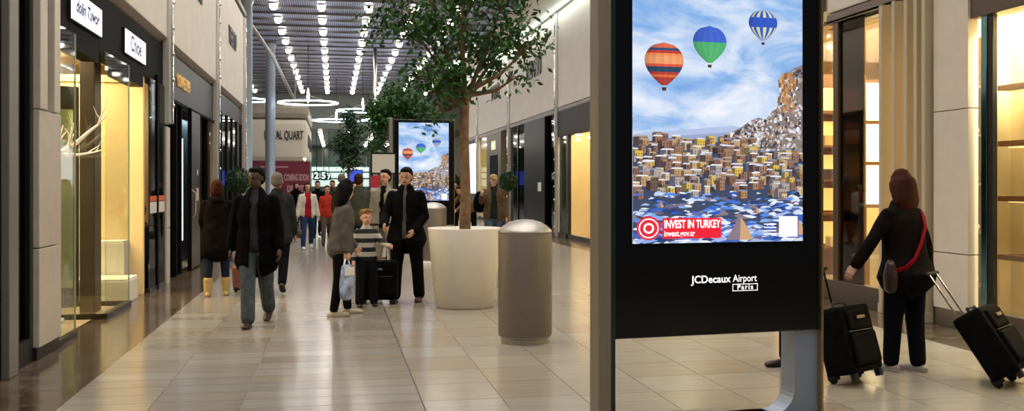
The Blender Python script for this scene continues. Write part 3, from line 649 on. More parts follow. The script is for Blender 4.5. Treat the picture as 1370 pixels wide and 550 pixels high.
# columns, masts
M_col = mat('column_blue_grey', '#8f9aa6', rough=.35, metal=.3)
def column(x, y, r, z1, lab):
    t = thing('column', lab, 'column', (x, y, 0))
    MB().lathe([(r*1.25, 0), (r*1.25, .12), (r, .16), (r, z1-.2), (r*1.2, z1-.1), (r*1.2, z1)], 24).build('shaft', M_col, t, smooth=True)
column(-2.55, 40.6, .2, 7.4, 'blue grey round column in front of the cream kiosk')
column(-2.75, 31.2, .25, 7.4, 'pale grey round column at the end of the left shops')
t = thing('mast', 'slim pale mast standing behind the second tree', 'mast', (1.66, 40.4, 0))
MB().lathe([(.22, 0), (.22, .05), (.11, .1), (.09, 3.2), (.075, 7.3)], 16).build('pole', M_steel, t, smooth=True); MB().box(-.02, .02, -.085, -.06, 2.9, 5.6).build('light_tube', glow('mast_glow', '#eef6ff', 4), t)
tag(MB().tube([(-2.75, 31.6, 6.9), (-2.2, 36.5, 6.3), (-1.7, 44, 5.3)], .07, 10).tube([(-2.75, 31.6, 6.9), (-2.75, 31.6, 7.42)], .05, 8).tube([(-1.7, 44, 5.3), (-1.7, 44, 7.42)], .03, 8).build('raking_strut', M_steel, None, smooth=True), 'long slanting steel strut under the ceiling at left', 'strut')

# ring lamps
M_ring = glow('ring_glow', '#eaf4ff', 7)
def ring_lamp(x, y, z, r, lab):
    t = thing('ring_lamp', lab, 'lamp', (x, y, z), 0, 'hanging ring lamps')
    prof = [(r-.05, .0), (r-.06, .025), (r-.05, .05), (r, .05), (r+.01, .025), (r, .0), (r-.05, .0)]
    MB().lathe(prof, 40).build('ring', M_ring, t, smooth=True)
    n = 24
    MB().lathe([(.012, .62), (.045, .45), (.06, .25), (.03, .05), (0, .02)], 14).build('core', M_ring, t, smooth=True)
    for k in range(3):
        a = 2*PI*k/3+.4; MB().tube([(r*.95*math.cos(a), r*.95*math.sin(a), .05), (.09*math.cos(a), .09*math.sin(a), .3)], .012, 6).build('spoke', M_steel, t)
    MB().tube([(0, 0, .6), (0, 0, 7.34-z)], .014, 6).build('rod', M_dkmetal, t)
ring_lamp(-1.03, 40.0, 4.9, 1.2, 'glowing ring lamp nearest, above the crimson hoarding')
ring_lamp(1.3, 45.2, 5.0, 1.2, 'glowing ring lamp left of the second tree')
ring_lamp(.12, 53.0, 5.05, 1.25, 'farthest glowing ring lamp in the middle')
ring_lamp(2.6, 51.7, 5.0, 1.2, 'glowing ring lamp half hidden by the second tree')
ring_lamp(-3.9, 43.9, 5.3, 1.1, 'glowing ring lamp at left behind the grey column')

# ------------------------------------------------------------------ screen totems
def sky_print():
    m = D.materials.new('cloudy_sky_print'); m.use_nodes = True; nt = m.node_tree; N = nt.nodes.new; L = nt.links.new; b = nt.nodes['Principled BSDF']
    tc = N('ShaderNodeTexCoord'); mp = N('ShaderNodeMapping'); mp.inputs['Scale'].default_value = (1.5, 1, 3.2); mp.inputs['Rotation'].default_value = (0, R(-18), 0); L(tc.outputs['Object'], mp.inputs[0])
    n = N('ShaderNodeTexNoise'); n.inputs['Scale'].default_value = 1.35; n.inputs['Detail'].default_value = 8; n.inputs['Roughness'].default_value = .58; n.inputs['Distortion'].default_value = .5; L(mp.outputs[0], n.inputs['Vector'])
    sp = N('ShaderNodeSeparateXYZ'); L(tc.outputs['Object'], sp.inputs[0])
    g = N('ShaderNodeMapRange'); g.inputs['From Min'].default_value = .6; g.inputs['From Max'].default_value = 1.75; g.inputs['To Min'].default_value = .10; g.inputs['To Max'].default_value = -.03; L(sp.outputs[2], g.inputs['Value'])
    a = N('ShaderNodeMath'); a.operation = 'ADD'; L(n.outputs['Fac'], a.inputs[0]); L(g.outputs[0], a.inputs[1])
    r = N('ShaderNodeValToRGB'); e = r.color_ramp.elements
    e[0].position = .36; e[0].color = lin('#6aa0e2'); e[1].position = .70; e[1].color = lin('#f2f5ff')
    k = e.new(.47); k.color = lin('#96bcec'); k = e.new(.56); k.color = lin('#c4d8f4')
    L(a.outputs[0], r.inputs[0]); L(r.outputs[0], b.inputs['Emission Color']); b.inputs['Emission Strength'].default_value = 1.0
    b.inputs['Base Color'].default_value = (.02, .02, .02, 1); b.inputs['Roughness'].default_value = .25
    return m
M_sky = sky_print()
M_print = attr_emit('screen_print', 1.0)
def shade(h, k): c = lin(h); return (min(c[0]*k, 1), min(c[1]*k, 1), min(c[2]*k, 1), 1)
def landscape():
    """flat printed landscape, width 1, z up from 0; depth layers a hair apart"""
    mb = MB(); q = random.Random(5)
    def P(px, py): return ((px-842)/230, (323-py)/230)
    lay = [0.]
    def nxt(): lay[0] -= 1.2e-6; return lay[0]
    def poly(pts, col, same=False):
        y = lay[0] if same else nxt(); pts = [(min(max(p[0], 842), 1072), max(p[1], -66), ) for p in pts]
        pts = [P(min(a, 1072), min(b, 323)) for a, b in pts]
        mb.poly([(x, y, z) for x, z in pts], 0, col)
    # distant mauve ridge
    poly([(842, 323), (842, 180), (870, 176), (905, 174), (940, 170), (975, 167), (1000, 172), (1072, 176), (1072, 323)], lin('#b4c3e6'))
    poly([(842, 323), (842, 192), (880, 186), (905, 181), (940, 178), (980, 175), (1010, 170), (1072, 150), (1072, 323)], lin('#98a8d0'))
    # rock hill
    hill = [(955, 187), (968, 178), (984, 170), (998, 160), (1010, 155), (1020, 158), (1029, 146), (1036, 142), (1040, 120), (1037, 104), (1046, 94), (1054, 92), (1060, 86), (1067, 84), (1072, 81), (1072, 230), (955, 230)]
    poly(hill, lin('#8b7f7c'))
    def top(px):
        for (a, b), (c, d) in zip(hill, hill[1:]):
            if a <= px <= c and c > a: return b+(d-b)*(px-a)/(c-a)
        return 190
    for i in range(1500):
        px = q.uniform(957, 1071); t0 = top(px); py = q.uniform(t0+2, 226)
        if py > 225: continue
        s = q.uniform(1.0, 4.2); col = q.choice(['#f3efef', '#dfe2f0', '#b9a08c', '#a88463', '#7a6a70', '#5b5560', '#47434e', '#3c3a46', '#b9b2b4', '#d9d0cc', '#8f8680', '#cfcfdc'])
        poly([(px-s*.6, py), (px-s*.1, py-s*.9), (px+s*.7, py-s*.4), (px+s*.5, py+s*.5), (px-s*.3, py+s*.6)], lin(col))
    for i in range(60):   # orange lit cliff faces
        px = q.uniform(1038, 1062); py = q.uniform(95, 145); s = q.uniform(2, 5)
        poly([(px-s*.4, py-s), (px+s*.4, py-s*.8), (px+s*.3, py+s), (px-s*.5, py+s*.7)], lin(q.choice(['#c8935a', '#b67a45', '#d9ac78', '#8f6038'])))
    # slope under the town
    poly([(842, 323), (842, 192), (900, 184), (960, 190), (1010, 200), (1072, 205), (1072, 323)], lin('#3f4a66'))
    # houses back to front
    hs = []
    for row in range(15):
        py = 192+row*5.0
        n = 17
        for k in range(n):
            px = 842+230*(k+q.uniform(0, 1))/n; y = py+q.uniform(-3, 3)+(0 if px < 1000 else (px-1000)*.10)
            if px > 1010 and y < 205: continue
            if y > 276 or (y > 256 and q.random() < .55): continue
            hs.append((y, px))
    hs.sort()
    for y, px in hs:
        w = q.uniform(7, 17); h = q.uniform(7, 13); sd = q.uniform(.25, .55)*w
        base = q.choice(['#d0a878', '#b98a60', '#a87e60', '#dcc29a', '#9a7058', '#c49a70', '#8a6454', '#e0bc58', '#b8aaa0', '#9a7668', '#74584e'])
        x0, x1, x2 = px-w/2, px-w/2+sd, px+w/2
        poly([(x0, y), (x0, y-h*.95), (x1, y-h), (x1, y+1)], tuple(v*k_ for v, k_ in zip(shade(base, .30), (.8, .95, 1.5, 1))))
        poly([(x1, y+1), (x1, y-h), (x2, y-h*.97), (x2, y+.3)], lin(base))
        if q.random() < .8: poly([(x0-.3, y-h*.95), (x0+w*.2, y-h-1.8), (x2+.3, y-h-1.2), (x2+.3, y-h*.96), (x1, y-h+.2)], lin(q.choice(['#dfe4f4', '#b5a99c', '#8e97b4', '#7a6a60', '#f0f0f6'])))
        nw = max(1, int((x2-x1)/3.2))
        for k in range(nw):
            wx = x1+(k+.5)*(x2-x1)/nw
            for wz in ((.62, .3) if h > 9 else (.5,)):
                poly([(wx-.55, y-h*wz+1.0), (wx-.55, y-h*wz-1.0), (wx+.55, y-h*wz-1.0), (wx+.55, y-h*wz+1.0)], shade(base, .12), k > 0)
        if q.random() < .35:
            s = q.uniform(2, 5); bx = px+q.uniform(-8, 8)
            poly([(bx-s, y+2), (bx-s*.5, y-s), (bx+s*.4, y-s*.8), (bx+s, y+2)], lin(q.choice(['#2b3a40', '#28314a', '#3d4a3c', '#34405e'])))
    # blue snow foreground
    for i in range(520):
        f = i/520; py = 256+f*70; px = q.uniform(842, 1072); s = q.uniform(3, 11)*(.6+f*.6)
        if py < 270 and q.random() < .5: continue
        col = q.choice(['#2f5fc4', '#3f74d8', '#5b8ce4', '#86aef0', '#c3d6f8', '#e9f0fd', '#f3f6fd', '#24407f', '#d6e2fa', '#8a7a86', '#3a66c0', '#a9bde6', '#6e6a8a'])
        ca = q.uniform(-.5, .5); jt = lambda a, b: (px+s*(a*q.uniform(.6, 1.3)*1.3-b*ca), py+s*(b*q.uniform(.5, 1.4)+a*ca*.6))
        poly([jt(-1, .1), jt(-.5, -.3), jt(.1, -.42), jt(.5, -.2), jt(1, -.05), jt(.4, .25), jt(-.4, .3)], lin(col))
    for cx, cy, s in ((984, 305, 20), (1066, 305, 13), (1007, 280, 6), (878, 272, 5)):   # fairy chimneys of rock
        poly([(cx-s*.95, cy+s*.75), (cx-s*.5, cy), (cx-s*.1, cy-s*.75), (cx+.1*s, cy-s*.75), (cx+s*.5, cy-.1*s), (cx+s*.9, cy+s*.75)], lin('#8d7b8a'))
        poly([(cx, cy+s*.75), (cx+s*.05, cy-s*.7), (cx+s*.1, cy-s*.75), (cx+s*.5, cy-.1*s), (cx+s*.9, cy+s*.75)], lin('#d2a77c'))
    # balloons: gores of an upside-down teardrop
    def balloon(cx, cy, w, h, colf, n=14, m=16):
        for k in range(n):
            for j in range(m):
                def pt(u, t):
                    a = PI*(u-.5); prof = math.sqrt(max(0, 1-(1-t/.42)**2)) if t < .42 else math.cos((t-.42)/.58*PI*.465)**.9
                    return (cx+w*.5*math.sin(a)*prof, cy-h*.42+h*.88*t)
                u0, u1, t0, t1 = k/n, (k+1)/n, j/m, (j+1)/m
                l = .72+.38*math.cos(PI*((k+.5)/n-.62)); l *= 1.06 if k % 2 else .94
                c = colf((k+.5)/n, (j+.5)/m, k); c = tuple(min(1, v*l) for v in c[:3])+(1,)
                poly([pt(u0, t0), pt(u1, t0), pt(u1, t1), pt(u0, t1)], c, k+j > 0)
        poly([(cx-w*.06, cy+h*.5), (cx+w*.06, cy+h*.5), (cx+w*.05, cy+h*.57), (cx-w*.05, cy+h*.57)], lin('#4a2a20'))
    def c1(u, t, k):
        for a, c in ((.12, '#d8664a'), (.2, '#2c4a70'), (.27, '#c0392f'), (.33, '#e88a52'), (.52, '#ec9a66'), (.58, '#d9543c'), (.67, '#27465e'), (.75, '#b43a34'), (.84, '#d66a3c'), (2, '#a83c34')):
            if t < a: return lin(c)
    balloon(882.5, 86, 51, 64, c1)
    balloon(943, 58, 45, 56, lambda u, t, k: lin('#3f62c8') if t < .46 else lin('#4fae6e'))
    balloon(1016, 29, 40, 48, lambda u, t, k: lin('#2c55c0') if (k % 2 or .28 < t < .56) else lin('#d8dca8'), n=12)
    return mb.mesh('landscape_print', M_print)
LAND = landscape()
def totem(loc, rz, label, full=True):
    t = thing('screen_totem', label, 'totem', loc, rz, 'advertising totems')
    W2, SL, SW, SB = .762, -.642, 1.268, 1.217; SZ = 1.156; SH = 1.70*SZ
    MB().box(-W2, W2, -.02, .16, .595, 3.26).build('cabinet', M_black, t, bevel=.012)
    MB().box(SL-.01, SL+SW+.01, -.024, -.02, SB-.01, SB+SH+.01).build('screen_bezel', M_blackmat, t)
    s = MB().box(0, 1, -.0035, 0, 0, 1.70).build('screen', M_sky, t, loc=(SL, -.024, SB)); s.scale = (SW, 1, SZ)
    l = link('printed_landscape', LAND, s, (0, -.0036, 0))
    # red banner with round badge
    M_red = glow('banner_red', '#d81f34', .9); M_pw = glow('print_white', '#ffffff', 1.0)
    bn = MB().box((880-842)/230, (958-842)/230, -.0120, -.0116, (323-317)/230, (323-290)/230).build('banner', M_red, s)
    MB().lathe([(.068, 0), (.068, .0003), (0, .0003)], 28, 0).build('badge', glow('badge_red', '#d0283c', .9), s, loc=((862-842)/230, -.0116, (323-303)/230), rot=(PI/2, 0, 0))
    MB().lathe([(.050, 0), (.056, 0), (.056, .0003), (.050, .0003), (.050, 0)], 28).build('badge_ring', M_pw, s, loc=((862-842)/230, -.0121, (323-303)/230), rot=(PI/2, 0, 0))
    MB().lathe([(.020, 0), (.030, 0), (.030, .0003), (.020, .0003), (.020, 0)], 20).build('badge_ring', M_pw, s, loc=((862-842)/230, -.0121, (323-303)/230), rot=(PI/2, 0, 0))
    text('INVEST IN TURKEY', .064, M_pw, s, ((882-842)/230, -.0124, (323-298.5)/230), ext=.0001, align='LEFT', sx=.60, bold=.0016)
    text('invest.gov.tr', .046, M_pw, s, ((882-842)/230, -.0124, (323-310.5)/230), ext=.0001, align='LEFT', sx=.78, bold=.0008)
    MB().box((1038-842)/230, (1064-842)/230, -.0120, -.0116, (323-317)/230, (323-289)/230).build('white_patch', glow('patch_white', '#e8ecfa', .9), s)
    for k in range(4): MB().box((1017-842)/230, (1034-842)/230, -.0120, -.0117, (323-300-k*4.5)/230, (323-298.8-k*4.5)/230).build('small_print', M_pw, s)
    text('Invest in', .085, glow('pale_title', '#9db8e6', .9), s, (.47, -.006, 1.54), ext=.0001, align='RIGHT')
    text('Turkey', .105, glow('title_ink', '#22345e', .9), s, (.49, -.006, 1.545), ext=.0001, align='LEFT', bold=.001)
    # lettering under the screen
    text('JCDecaux', .071, M_pw, t, (-.214, -.0245, .968), ext=.0004, align='LEFT', bold=.0009, name='maker_lettering')
    text('Airport', .069, M_pw, t, (.092, -.0245, .969), ext=.0004, align='LEFT', sx=.86, name='maker_lettering')
    bx = MB()
    for a in ((.09, .28, .885, .889), (.09, .28, .929, .933), (.09, .094, .885, .933), (.276, .28, .885, .933)): bx.box(a[0], a[1], -.0245, -.0238, a[2], a[3])
    bx.build('lettering_frame', M_pw, t)
    text('Paris', .048, M_pw, t, (.185, -.0245, .910), ext=.0004, name='maker_lettering', bold=.001, spacing=1.35, sx=.95)
    # uprights, legs, base
    MB().box(-W2-.118, -W2-.028, -.03, .14, 0.03, 3.30).build('upright', mat('taupe_brushed_metal', '#8d8272', rough=.4, metal=.25, noise=.08, nscale=30, stretch=(1, 1, .05)), t, bevel=.015)
    MB().box(-W2-.028, -W2, -.025, .15, .03, 3.28).build('glass_edge', mat('dark_green_edge', '#1f3430', rough=.08), t)
    MB().box(W2, W2+.018, -.05, .18, .03, 3.28).build('edge_strip', mat('gold_steel_edge', '#b79f76', rough=.25, metal=.9), t, bevel=.004)
    LX = W2-.18; pr = [(LX, .595)]
    for k in range(9):
        a = k/8*PI/2; pr.append((LX-.16*(1-math.cos(a)), .19-.16*math.sin(a)))
    pr = pr+[(-W2, .03), (-W2, .0), (W2, .0), (W2, .595)]
    n = len(pr); y0, y1 = 0.0, .17
    MB().add([(x, y0, z) for x, z in pr]+[(x, y1, z) for x, z in pr], [tuple(range(n)), tuple(range(2*n-1, n-1, -1))]+[(i, i+n, (i+1) % n+n, (i+1) % n) for i in range(n)]).build('leg', mat('blue_grey_steel', '#9aa6b8', rough=.35, metal=.4), t)
    MB().box(-W2-.118, W2+.018, -.12, .30, 0, .03).build('base_plate', M_steel, t, bevel=.008)
    return t
totem((2.555, 6.2, 0), R(6), 'large black advertising totem with balloon screen in the foreground')
totem((2.24, 24.6, 0), R(2), 'far black advertising totem with the same balloon screen behind the planter')

# ------------------------------------------------------------------ planter trees, bollards, stands
M_leaf = mat('leaf_green', '#2f5a22', rough=.45, noise=.45, nscale=3, spec=.4)
M_leaf2 = mat('leaf_dark', '#1e3d1a', rough=.5, noise=.4, nscale=5)
M_bark = mat('bark_brown', '#7b6047', rough=.9, noise=.3, nscale=12, bump=.6, bscale=30)
M_planter = mat('planter_white', '#ece5d8', rough=.35, noise=.02)
M_soil = mat('dark_soil', '#1d1712', rough=1)
def leaf(mb, p, d, l, rs):
    d = d.normalized(); side = d.cross(Vector((rs.uniform(-1, 1), rs.uniform(-1, 1), rs.uniform(.2, 1))))
    side = side.normalized() if side.length > 1e-3 else Vector((1, 0, 0)); up = side.cross(d)
    w = l*.24; a = p; b = p+d*l*.45+side*w-up*l*.05; c = p+d*l-up*l*.12; e = p+d*l*.45-side*w-up*l*.05; mid = p+d*l*.5+up*l*.05
    mb.add([a, b, c, e, mid], [(0, 1, 4), (1, 2, 4), (2, 3, 4), (3, 0, 4)])
def tree(name, label, loc, trunk_h, trunk_r, blobs, nleaf, ll, pot, seed, foliage=None):
    rs = random.Random(seed); t = thing(name, label, 'tree', loc, 0)
    z0 = 0
    if pot:
        r0, r1, h = pot; z0 = h-.06
        MB().lathe([(r0-.015, .0), (r0-.015, .012), (r0, .014), (r1, h-.01), (r1, h), (r1-.03, h), (r1-.035, h-.07)], 48).build('planter', M_planter, t, smooth=False)
        for p in t.children[-1].data.polygons: p.use_smooth = len(p.vertices) == 4
        MB().lathe([(0, h-.05), (r1-.036, h-.06)], 32).build('soil', M_soil, t)
    top = z0+trunk_h
    tr = MB(); tr.tube([(0, 0, z0-.1), (.01, 0, z0+trunk_h*.3), (-.01, .01, z0+trunk_h*.7), (0, 0, top)], [trunk_r*1.15, trunk_r, trunk_r*.95, trunk_r*.9], 12)
    ends = []
    for (c, r) in blobs:
        c = Vector(c)+Vector((0, 0, top)); p0 = Vector((0, 0, top-.12*trunk_h*rs.random())); m = p0.lerp(c, .5)+Vector((rs.uniform(-.1, .1), rs.uniform(-.1, .1), -.1*c.z/5))
        tr.tube([p0, p0.lerp(m, .6), m, c], [trunk_r*.55, trunk_r*.45, trunk_r*.35, trunk_r*.12], 8); ends.append((m, c, r))
        for k in range(4):
            e = c+Vector((rs.uniform(-1, 1), rs.uniform(-1, 1), rs.uniform(-.6, .9)))*r*.75
            tr.tube([m.lerp(c, .5), (m.lerp(c, .6)+e)/2+Vector((0, 0, .05)), e], [trunk_r*.18, trunk_r*.13, trunk_r*.05], 6)
    tr.build('trunk', M_bark, t, smooth=True)
    fo = MB(); tot = sum(r**2 for _, r in blobs)
    for (m, c, r) in ends:
        k = int(nleaf*r*r/tot)
        sprigs = [c+Vector((rs.gauss(0, .5), rs.gauss(0, .5), rs.gauss(0, .42)))*r*.95 for _ in range(max(6, k//14))]
        for i in range(k):
            p = rs.choice(sprigs)+Vector((rs.gauss(0, 1), rs.gauss(0, 1), rs.gauss(0, 1)))*.075*(1+ll*4)
            leaf(fo, p, Vector((rs.uniform(-1, 1), rs.uniform(-1, 1), rs.uniform(-1.1, .25))), ll*rs.uniform(.7, 1.25), rs)
    f = fo.build('foliage', foliage or M_leaf, t); f['kind'] = 'stuff'
    return t
tree('potted_tree', 'leafy tree in a large white tapered planter', (1.70, 12.75, 0), 1.85, .068,
     [((-.35, 0, .35), .42), ((-.75, .1, .95), .42), ((-.2, -.2, 1.0), .45), ((.3, .1, .55), .40), ((.62, 0, .8), .36), ((.86, -.1, .62), .20), ((.1, .2, 1.5), .55), ((-.6, 0, 1.7), .5), ((.6, 0, 1.5), .45), ((-.1, -.1, 0.05), .28), ((-.55, -.1, .15), .20), ((.70, -.05, .22), .14), ((-.35, .1, -.25), .17), ((0, 0, 2.2), .6)],
     5200, .105, (.39, .49, 1.04), 3)
tree('potted_tree', 'smaller leafy tree just behind the far black totem', (1.74, 26.6, 0), 2.4, .06,
     [((0, 0, .5), .45), ((-.35, 0, .3), .38), ((.35, 0, .35), .36), ((0, .2, .75), .35), ((-.5, 0, -.1), .28), ((-.6, 0, -.6), .2), ((-.6, .1, .2), .3), ((.55, 0, .25), .3)], 5200, .12, (.39, .49, 1.0), 9)
tree('potted_tree', 'tall loose tree standing before the far gates', (.62, 42.6, 0), 1.5, .06,
     [((0, 0, .3), .45), ((-.1, 0, 1.1), .45), ((.2, 0, 1.7), .4), ((.1, .2, .7), .5), ((0, 0, 2.2), .3)], 3400, .16, (.39, .49, 1.0), 10, M_leaf2)
def topiary(loc, h, r, label, seed):
    rs = random.Random(seed); t = thing('topiary', label, 'plant', loc, 0, 'round clipped topiaries')
    MB().lathe([(.16, 0), (.20, .42), (.20, .45), (.17, .45), (.165, .40), (0, .40)], 24).build('pot', M_planter, t)
    MB().tube([(0, 0, .38), (0, 0, h)], .02, 8).build('stem', M_bark, t)
    fo = MB()
    for i in range(900):
        d = Vector((rs.gauss(0, 1), rs.gauss(0, 1), rs.gauss(0, 1))).normalized(); leaf(fo, Vector((0, 0, h))+d*r*rs.uniform(.72, 1.0), d+Vector((rs.uniform(-.8, .8), rs.uniform(-.8, .8), rs.uniform(-.8, .8))), .07, rs)
    fo.ellipsoid((0, 0, h), (r*.82, r*.82, r*.82), 16, 12)
    f = fo.build('foliage', M_leaf2, t); f['kind'] = 'stuff'
topiary((-2.10, 22.4, 0), 1.70, .27, 'round clipped topiary before the far left shop', 1)
topiary((4.62, 25.8, 0), 1.70, .24, 'round clipped topiary behind the man with the cap', 2)
topiary((3.80, 31.2, 0), 1.72, .20, 'small round clipped topiary beside the far black totem', 3)

M_perf = mat('perforated_taupe_metal', '#7d7468', rough=.5, metal=.4, noise=.06, nscale=40)
def perforate(m):
    nt = m.node_tree; N = nt.nodes.new; L = nt.links.new; b = nt.nodes['Principled BSDF']
    tc = N('ShaderNodeTexCoord'); v = N('ShaderNodeTexVoronoi'); v.inputs['Scale'].default_value = 85; v.inputs['Randomness'].default_value = .15; L(tc.outputs['Object'], v.inputs['Vector'])
    bp = N('ShaderNodeBump'); bp.inputs['Strength'].default_value = .5; bp.inputs['Distance'].default_value = .004; L(v.outputs['Distance'], bp.inputs['Height']); L(bp.outputs[0], b.inputs['Normal'])
perforate(M_perf)
M_dome = mat('dome_steel', '#a9a49b', rough=.36, metal=.6)
def bollard(loc, label, disc=False):
    t = thing('waste_bollard', label, 'bollard', loc, 0, 'round metal bollards')
    MB().lathe([(.243, 0), (.243, .055), (.235, .06), (.262, .062), (.270, .075)], 48).build('foot_ring', M_dome, t, smooth=False)
    MB().lathe([(.270, .075), (.275, .09), (.275, 1.105), (.272, 1.115)], 48).build('body', M_perf, t, smooth=True)
    MB().lathe([(.272, 1.115), (.277, 1.12), (.277, 1.13), (.265, 1.15), (.22, 1.19), (.16, 1.225), (.08, 1.247), (0, 1.254)], 48).build('dome', M_dome, t, smooth=True)
    if disc: MB().lathe([(.0, 0), (.42, 0), (.42, .05), (.40, .06), (.243, .06)], 40).build('round_base', M_planter, t)
bollard((1.92, 9.75, 0), 'large round metal bollard with domed top in the foreground')
bollard((2.0, 19.9, 0), 'smaller looking domed bollard behind the man and the planter', True)

t = thing('notice_stand', 'notice stand with blank pale board and red poster', 'sign', (1.0, 20.2, 0))
for x in (-.24, .24): MB().box(x-.02, x+.02, -.02, .02, 0, 2.27).build('post', M_dkmetal, t)
MB().box(-.26, .26, -.025, .015, 1.83, 2.27).build('board_frame', M_dkmetal, t); MB().box(-.23, .23, -.03, -.025, 1.86, 2.24).build('board', mat('pale_board', '#cfcabf'), t)
MB().box(-.26, -.08, -.03, .0, .4, 1.80).build('poster', mat('poster_white', '#c9c4c0'), t); MB().box(-.26, -.08, -.034, -.03, 1.55, 1.80).build('poster_band', mat('poster_red', '#b5263a'), t)
MB().box(-.3, .3, -.2, .2, 0, .03).build('base', M_dkmetal, t)

# ------------------------------------------------------------------ people
SKIN = {'light': mat('skin_light', '#c99a7c', rough=.55), 'pink': mat('skin_pink', '#d0a088', rough=.55), 'dark': mat('skin_dark', '#3f2a20', rough=.5), 'tan': mat('skin_tan', '#b07f60', rough=.55)}
M_eye = mat('eye_dark', '#1a1310', rough=.3); M_lip = mat('lip', '#8d4a44', rough=.5); M_lipd = mat('lip_dark', '#3a1f1c', rough=.5)
HAIR = {k: mat('hair_'+k, c, rough=.75, spec=.1, noise=.2, nscale=30, stretch=(3, 3, .6)) for k, c in dict(black='#0b0908', brown='#3a2318', auburn='#3d1d13', blond='#8d6c42', grey='#6d655d').items()}
def vrot(v, ax, a): return Matrix.Rotation(a, 3, ax) @ Vector(v)
def person(label, loc, face, H, pose, wear, near=True, group=None, cat='person'):
    """faces -Y when face = 0. pose: lean, legs ((thigh, out, shin) right, left), arms ((up_fwd, up_out, fore_fwd, fore_out) right, left), head (yaw, pitch)"""
    t = thing('person', label, cat, (loc[0], loc[1], 0), R(face), group)
    vx = .013 if near else .022; vf = .0065 if near else .012
    g = lambda k, d: wear.get(k, d)
    w = g('width', 1.0)
    lean = R(pose.get('lean', 3)); U = Vector((0, -math.sin(lean), math.cos(lean)))
    legs = pose.get('legs', ((4, 3, 2), (-4, 3, -6))); arms = pose.get('arms', ((0, 8, 8, 4), (0, 8, 8, 4)))
    def dirv(a, out, s): a = R(a); o = R(out); return Vector((s*math.sin(o), -math.sin(a)*math.cos(o), -math.cos(a)*math.cos(o)))
    LT, LS, AH = .245*H, .235*H, .045*H
    drops = []; off = []
    for s, (a, o_, b) in zip((-1, 1), legs):
        k = dirv(a, o_, s)*LT; an = k+dirv(b, o_*.6, s)*LS; off.append((k, an)); drops.append(-an.z)
    hz = max(drops)+AH
    P = Vector((0, 0, hz)); Q = []
    for s, (k, an) in zip((-1, 1), off):
        h = P+Vector((s*.052*H*w, 0, 0)); Q.append((h, h+k, h+an))
    sp = lambda d: P+U*d*H
    SH = []
    for s, (a, o_, b, c_) in zip((-1, 1), arms):
        s0 = sp(.282)+Vector((s*.094*H*w, 0, 0)); e = s0+dirv(a, o_, s)*.165*H; f = dirv(b, c_, s); wr_ = e+f*.145*H; SH.append((s0, e, wr_, f))
    X = (1, 0, 0)
    def torso(rows, add=0, n=20):
        return limb([sp(d)+Vector((0, y*H, 0)) for d, rx, ry, y in rows], [(rx*H*w+add, ry*H*w+add) for d, rx, ry, y in rows], n, flat=X)
    fem = g('fem', False)
    TR = [(-.05, .07, .055, 0), (0, .092 if not fem else .098, .066, .004), (.05, .09 if not fem else .092, .064, .002), (.10, .078 if not fem else .070, .056, 0), (.19, .09 if not fem else .082, .064, -.004), (.26, .098 if not fem else .088, .058, 0), (.30, .075, .046, .002), (.325, .036, .034, .002)]
    def armshape(s, add, r=(.033, .028, .025, .021), end=1.0):
        s0, e, wr_, f = SH[s]
        return limb([s0+Vector((0, 0, -.004*H)), s0.lerp(e, .5), e, e.lerp(wr_, end)], [r[0]*H+add, r[1]*H+add, r[2]*H+add, r[3]*H+add], 10)
    def legshape(s, add, r=(.058, .05, .036, .034, .024), end=1.0):
        h, k, a = Q[s]; ae = k.lerp(a, end)
        return limb([h, h.lerp(k, .5), k, k.lerp(ae, .4), ae], [x*H+add for x in r], 12)
    # ---- body: trunk, head and hands grown into one skin mesh
    sk = SKIN[g('skin', 'light')]
    B = MB()
    V, F = remesh([torso(TR, -.006), limb([sp(.30), sp(.345), sp(.375)], [.034*H, .031*H, .031*H], 12)]+[armshape(s, -.006, (.03, .026, .022, .015)) for s in (0, 1)]+[legshape(s, -.006, (.05, .045, .032, .03, .021)) for s in (0, 1)], .016 if near else .025)
    B.add(V, F)
    yaw, pit = pose.get('head', (0, 0)); hb = sp(.365)
    HM = Matrix.Rotation(R(yaw), 3, 'Z') @ Matrix.Rotation(R(pit)+lean*.4, 3, 'X')
    k = H*g('headk', 1.0)
    hp = lambda x, y, z: hb+HM @ Vector((x*k, y*k, z*k))
    he = lambda c, r: ellipsoid(hp(*c), tuple(q*k for q in r), 18, 12, HM)
    hk = g('hairk', 1.0); hl_ = lambda c, r: ellipsoid(hp(c[0]*hk, c[1]*hk+.002, c[2]), (r[0]*k*hk, r[1]*k*hk, r[2]*k*(1+(hk-1)*.5)), 18, 12, HM)
    V, F = remesh([he((0, .006, .064), (.0455, .055, .055)), he((0, -.012, .028), (.037, .037, .040)), he((0, -.02, .002), (.022, .02, .014)), he((0, -.052, .042), (.0075, .011, .009)), he((0, -.047, .055), (.006, .010, .014)),
                   he((.0455, .006, .048), (.006, .012, .018)), he((-.0455, .006, .048), (.006, .012, .018)), he((0, -.042, .066), (.03, .010, .007)), he((0, -.043, .020), (.015, .008, .005)), limb([hp(0, .006, -.02), hp(0, .004, .03)], [.03*k, .03*k], 12)], vf, 1)
    Fm = []
    inv = HM.inverted()
    for f in F:
        c = inv @ (Vector(np.mean(V[list(f)], axis=0))-hb)/k; m = 0
        if c.y < -.03:
            if abs(c.z-.0555) < .0038 and .011 < abs(c.x) < .021: m = 1
            elif abs(c.z-.0705) < .0022 and .010 < abs(c.x) < .026: m = 3
            elif abs(c.z-.020) < .0045 and abs(c.x) < .014: m = 2
        Fm.append(m)
    o = len(B.v); B.v += [tuple(v) for v in V.tolist()]
    for f, m in zip(F, Fm): B.f.append(tuple(i+o for i in f)); B.mi.append(m); B.col.append(None)
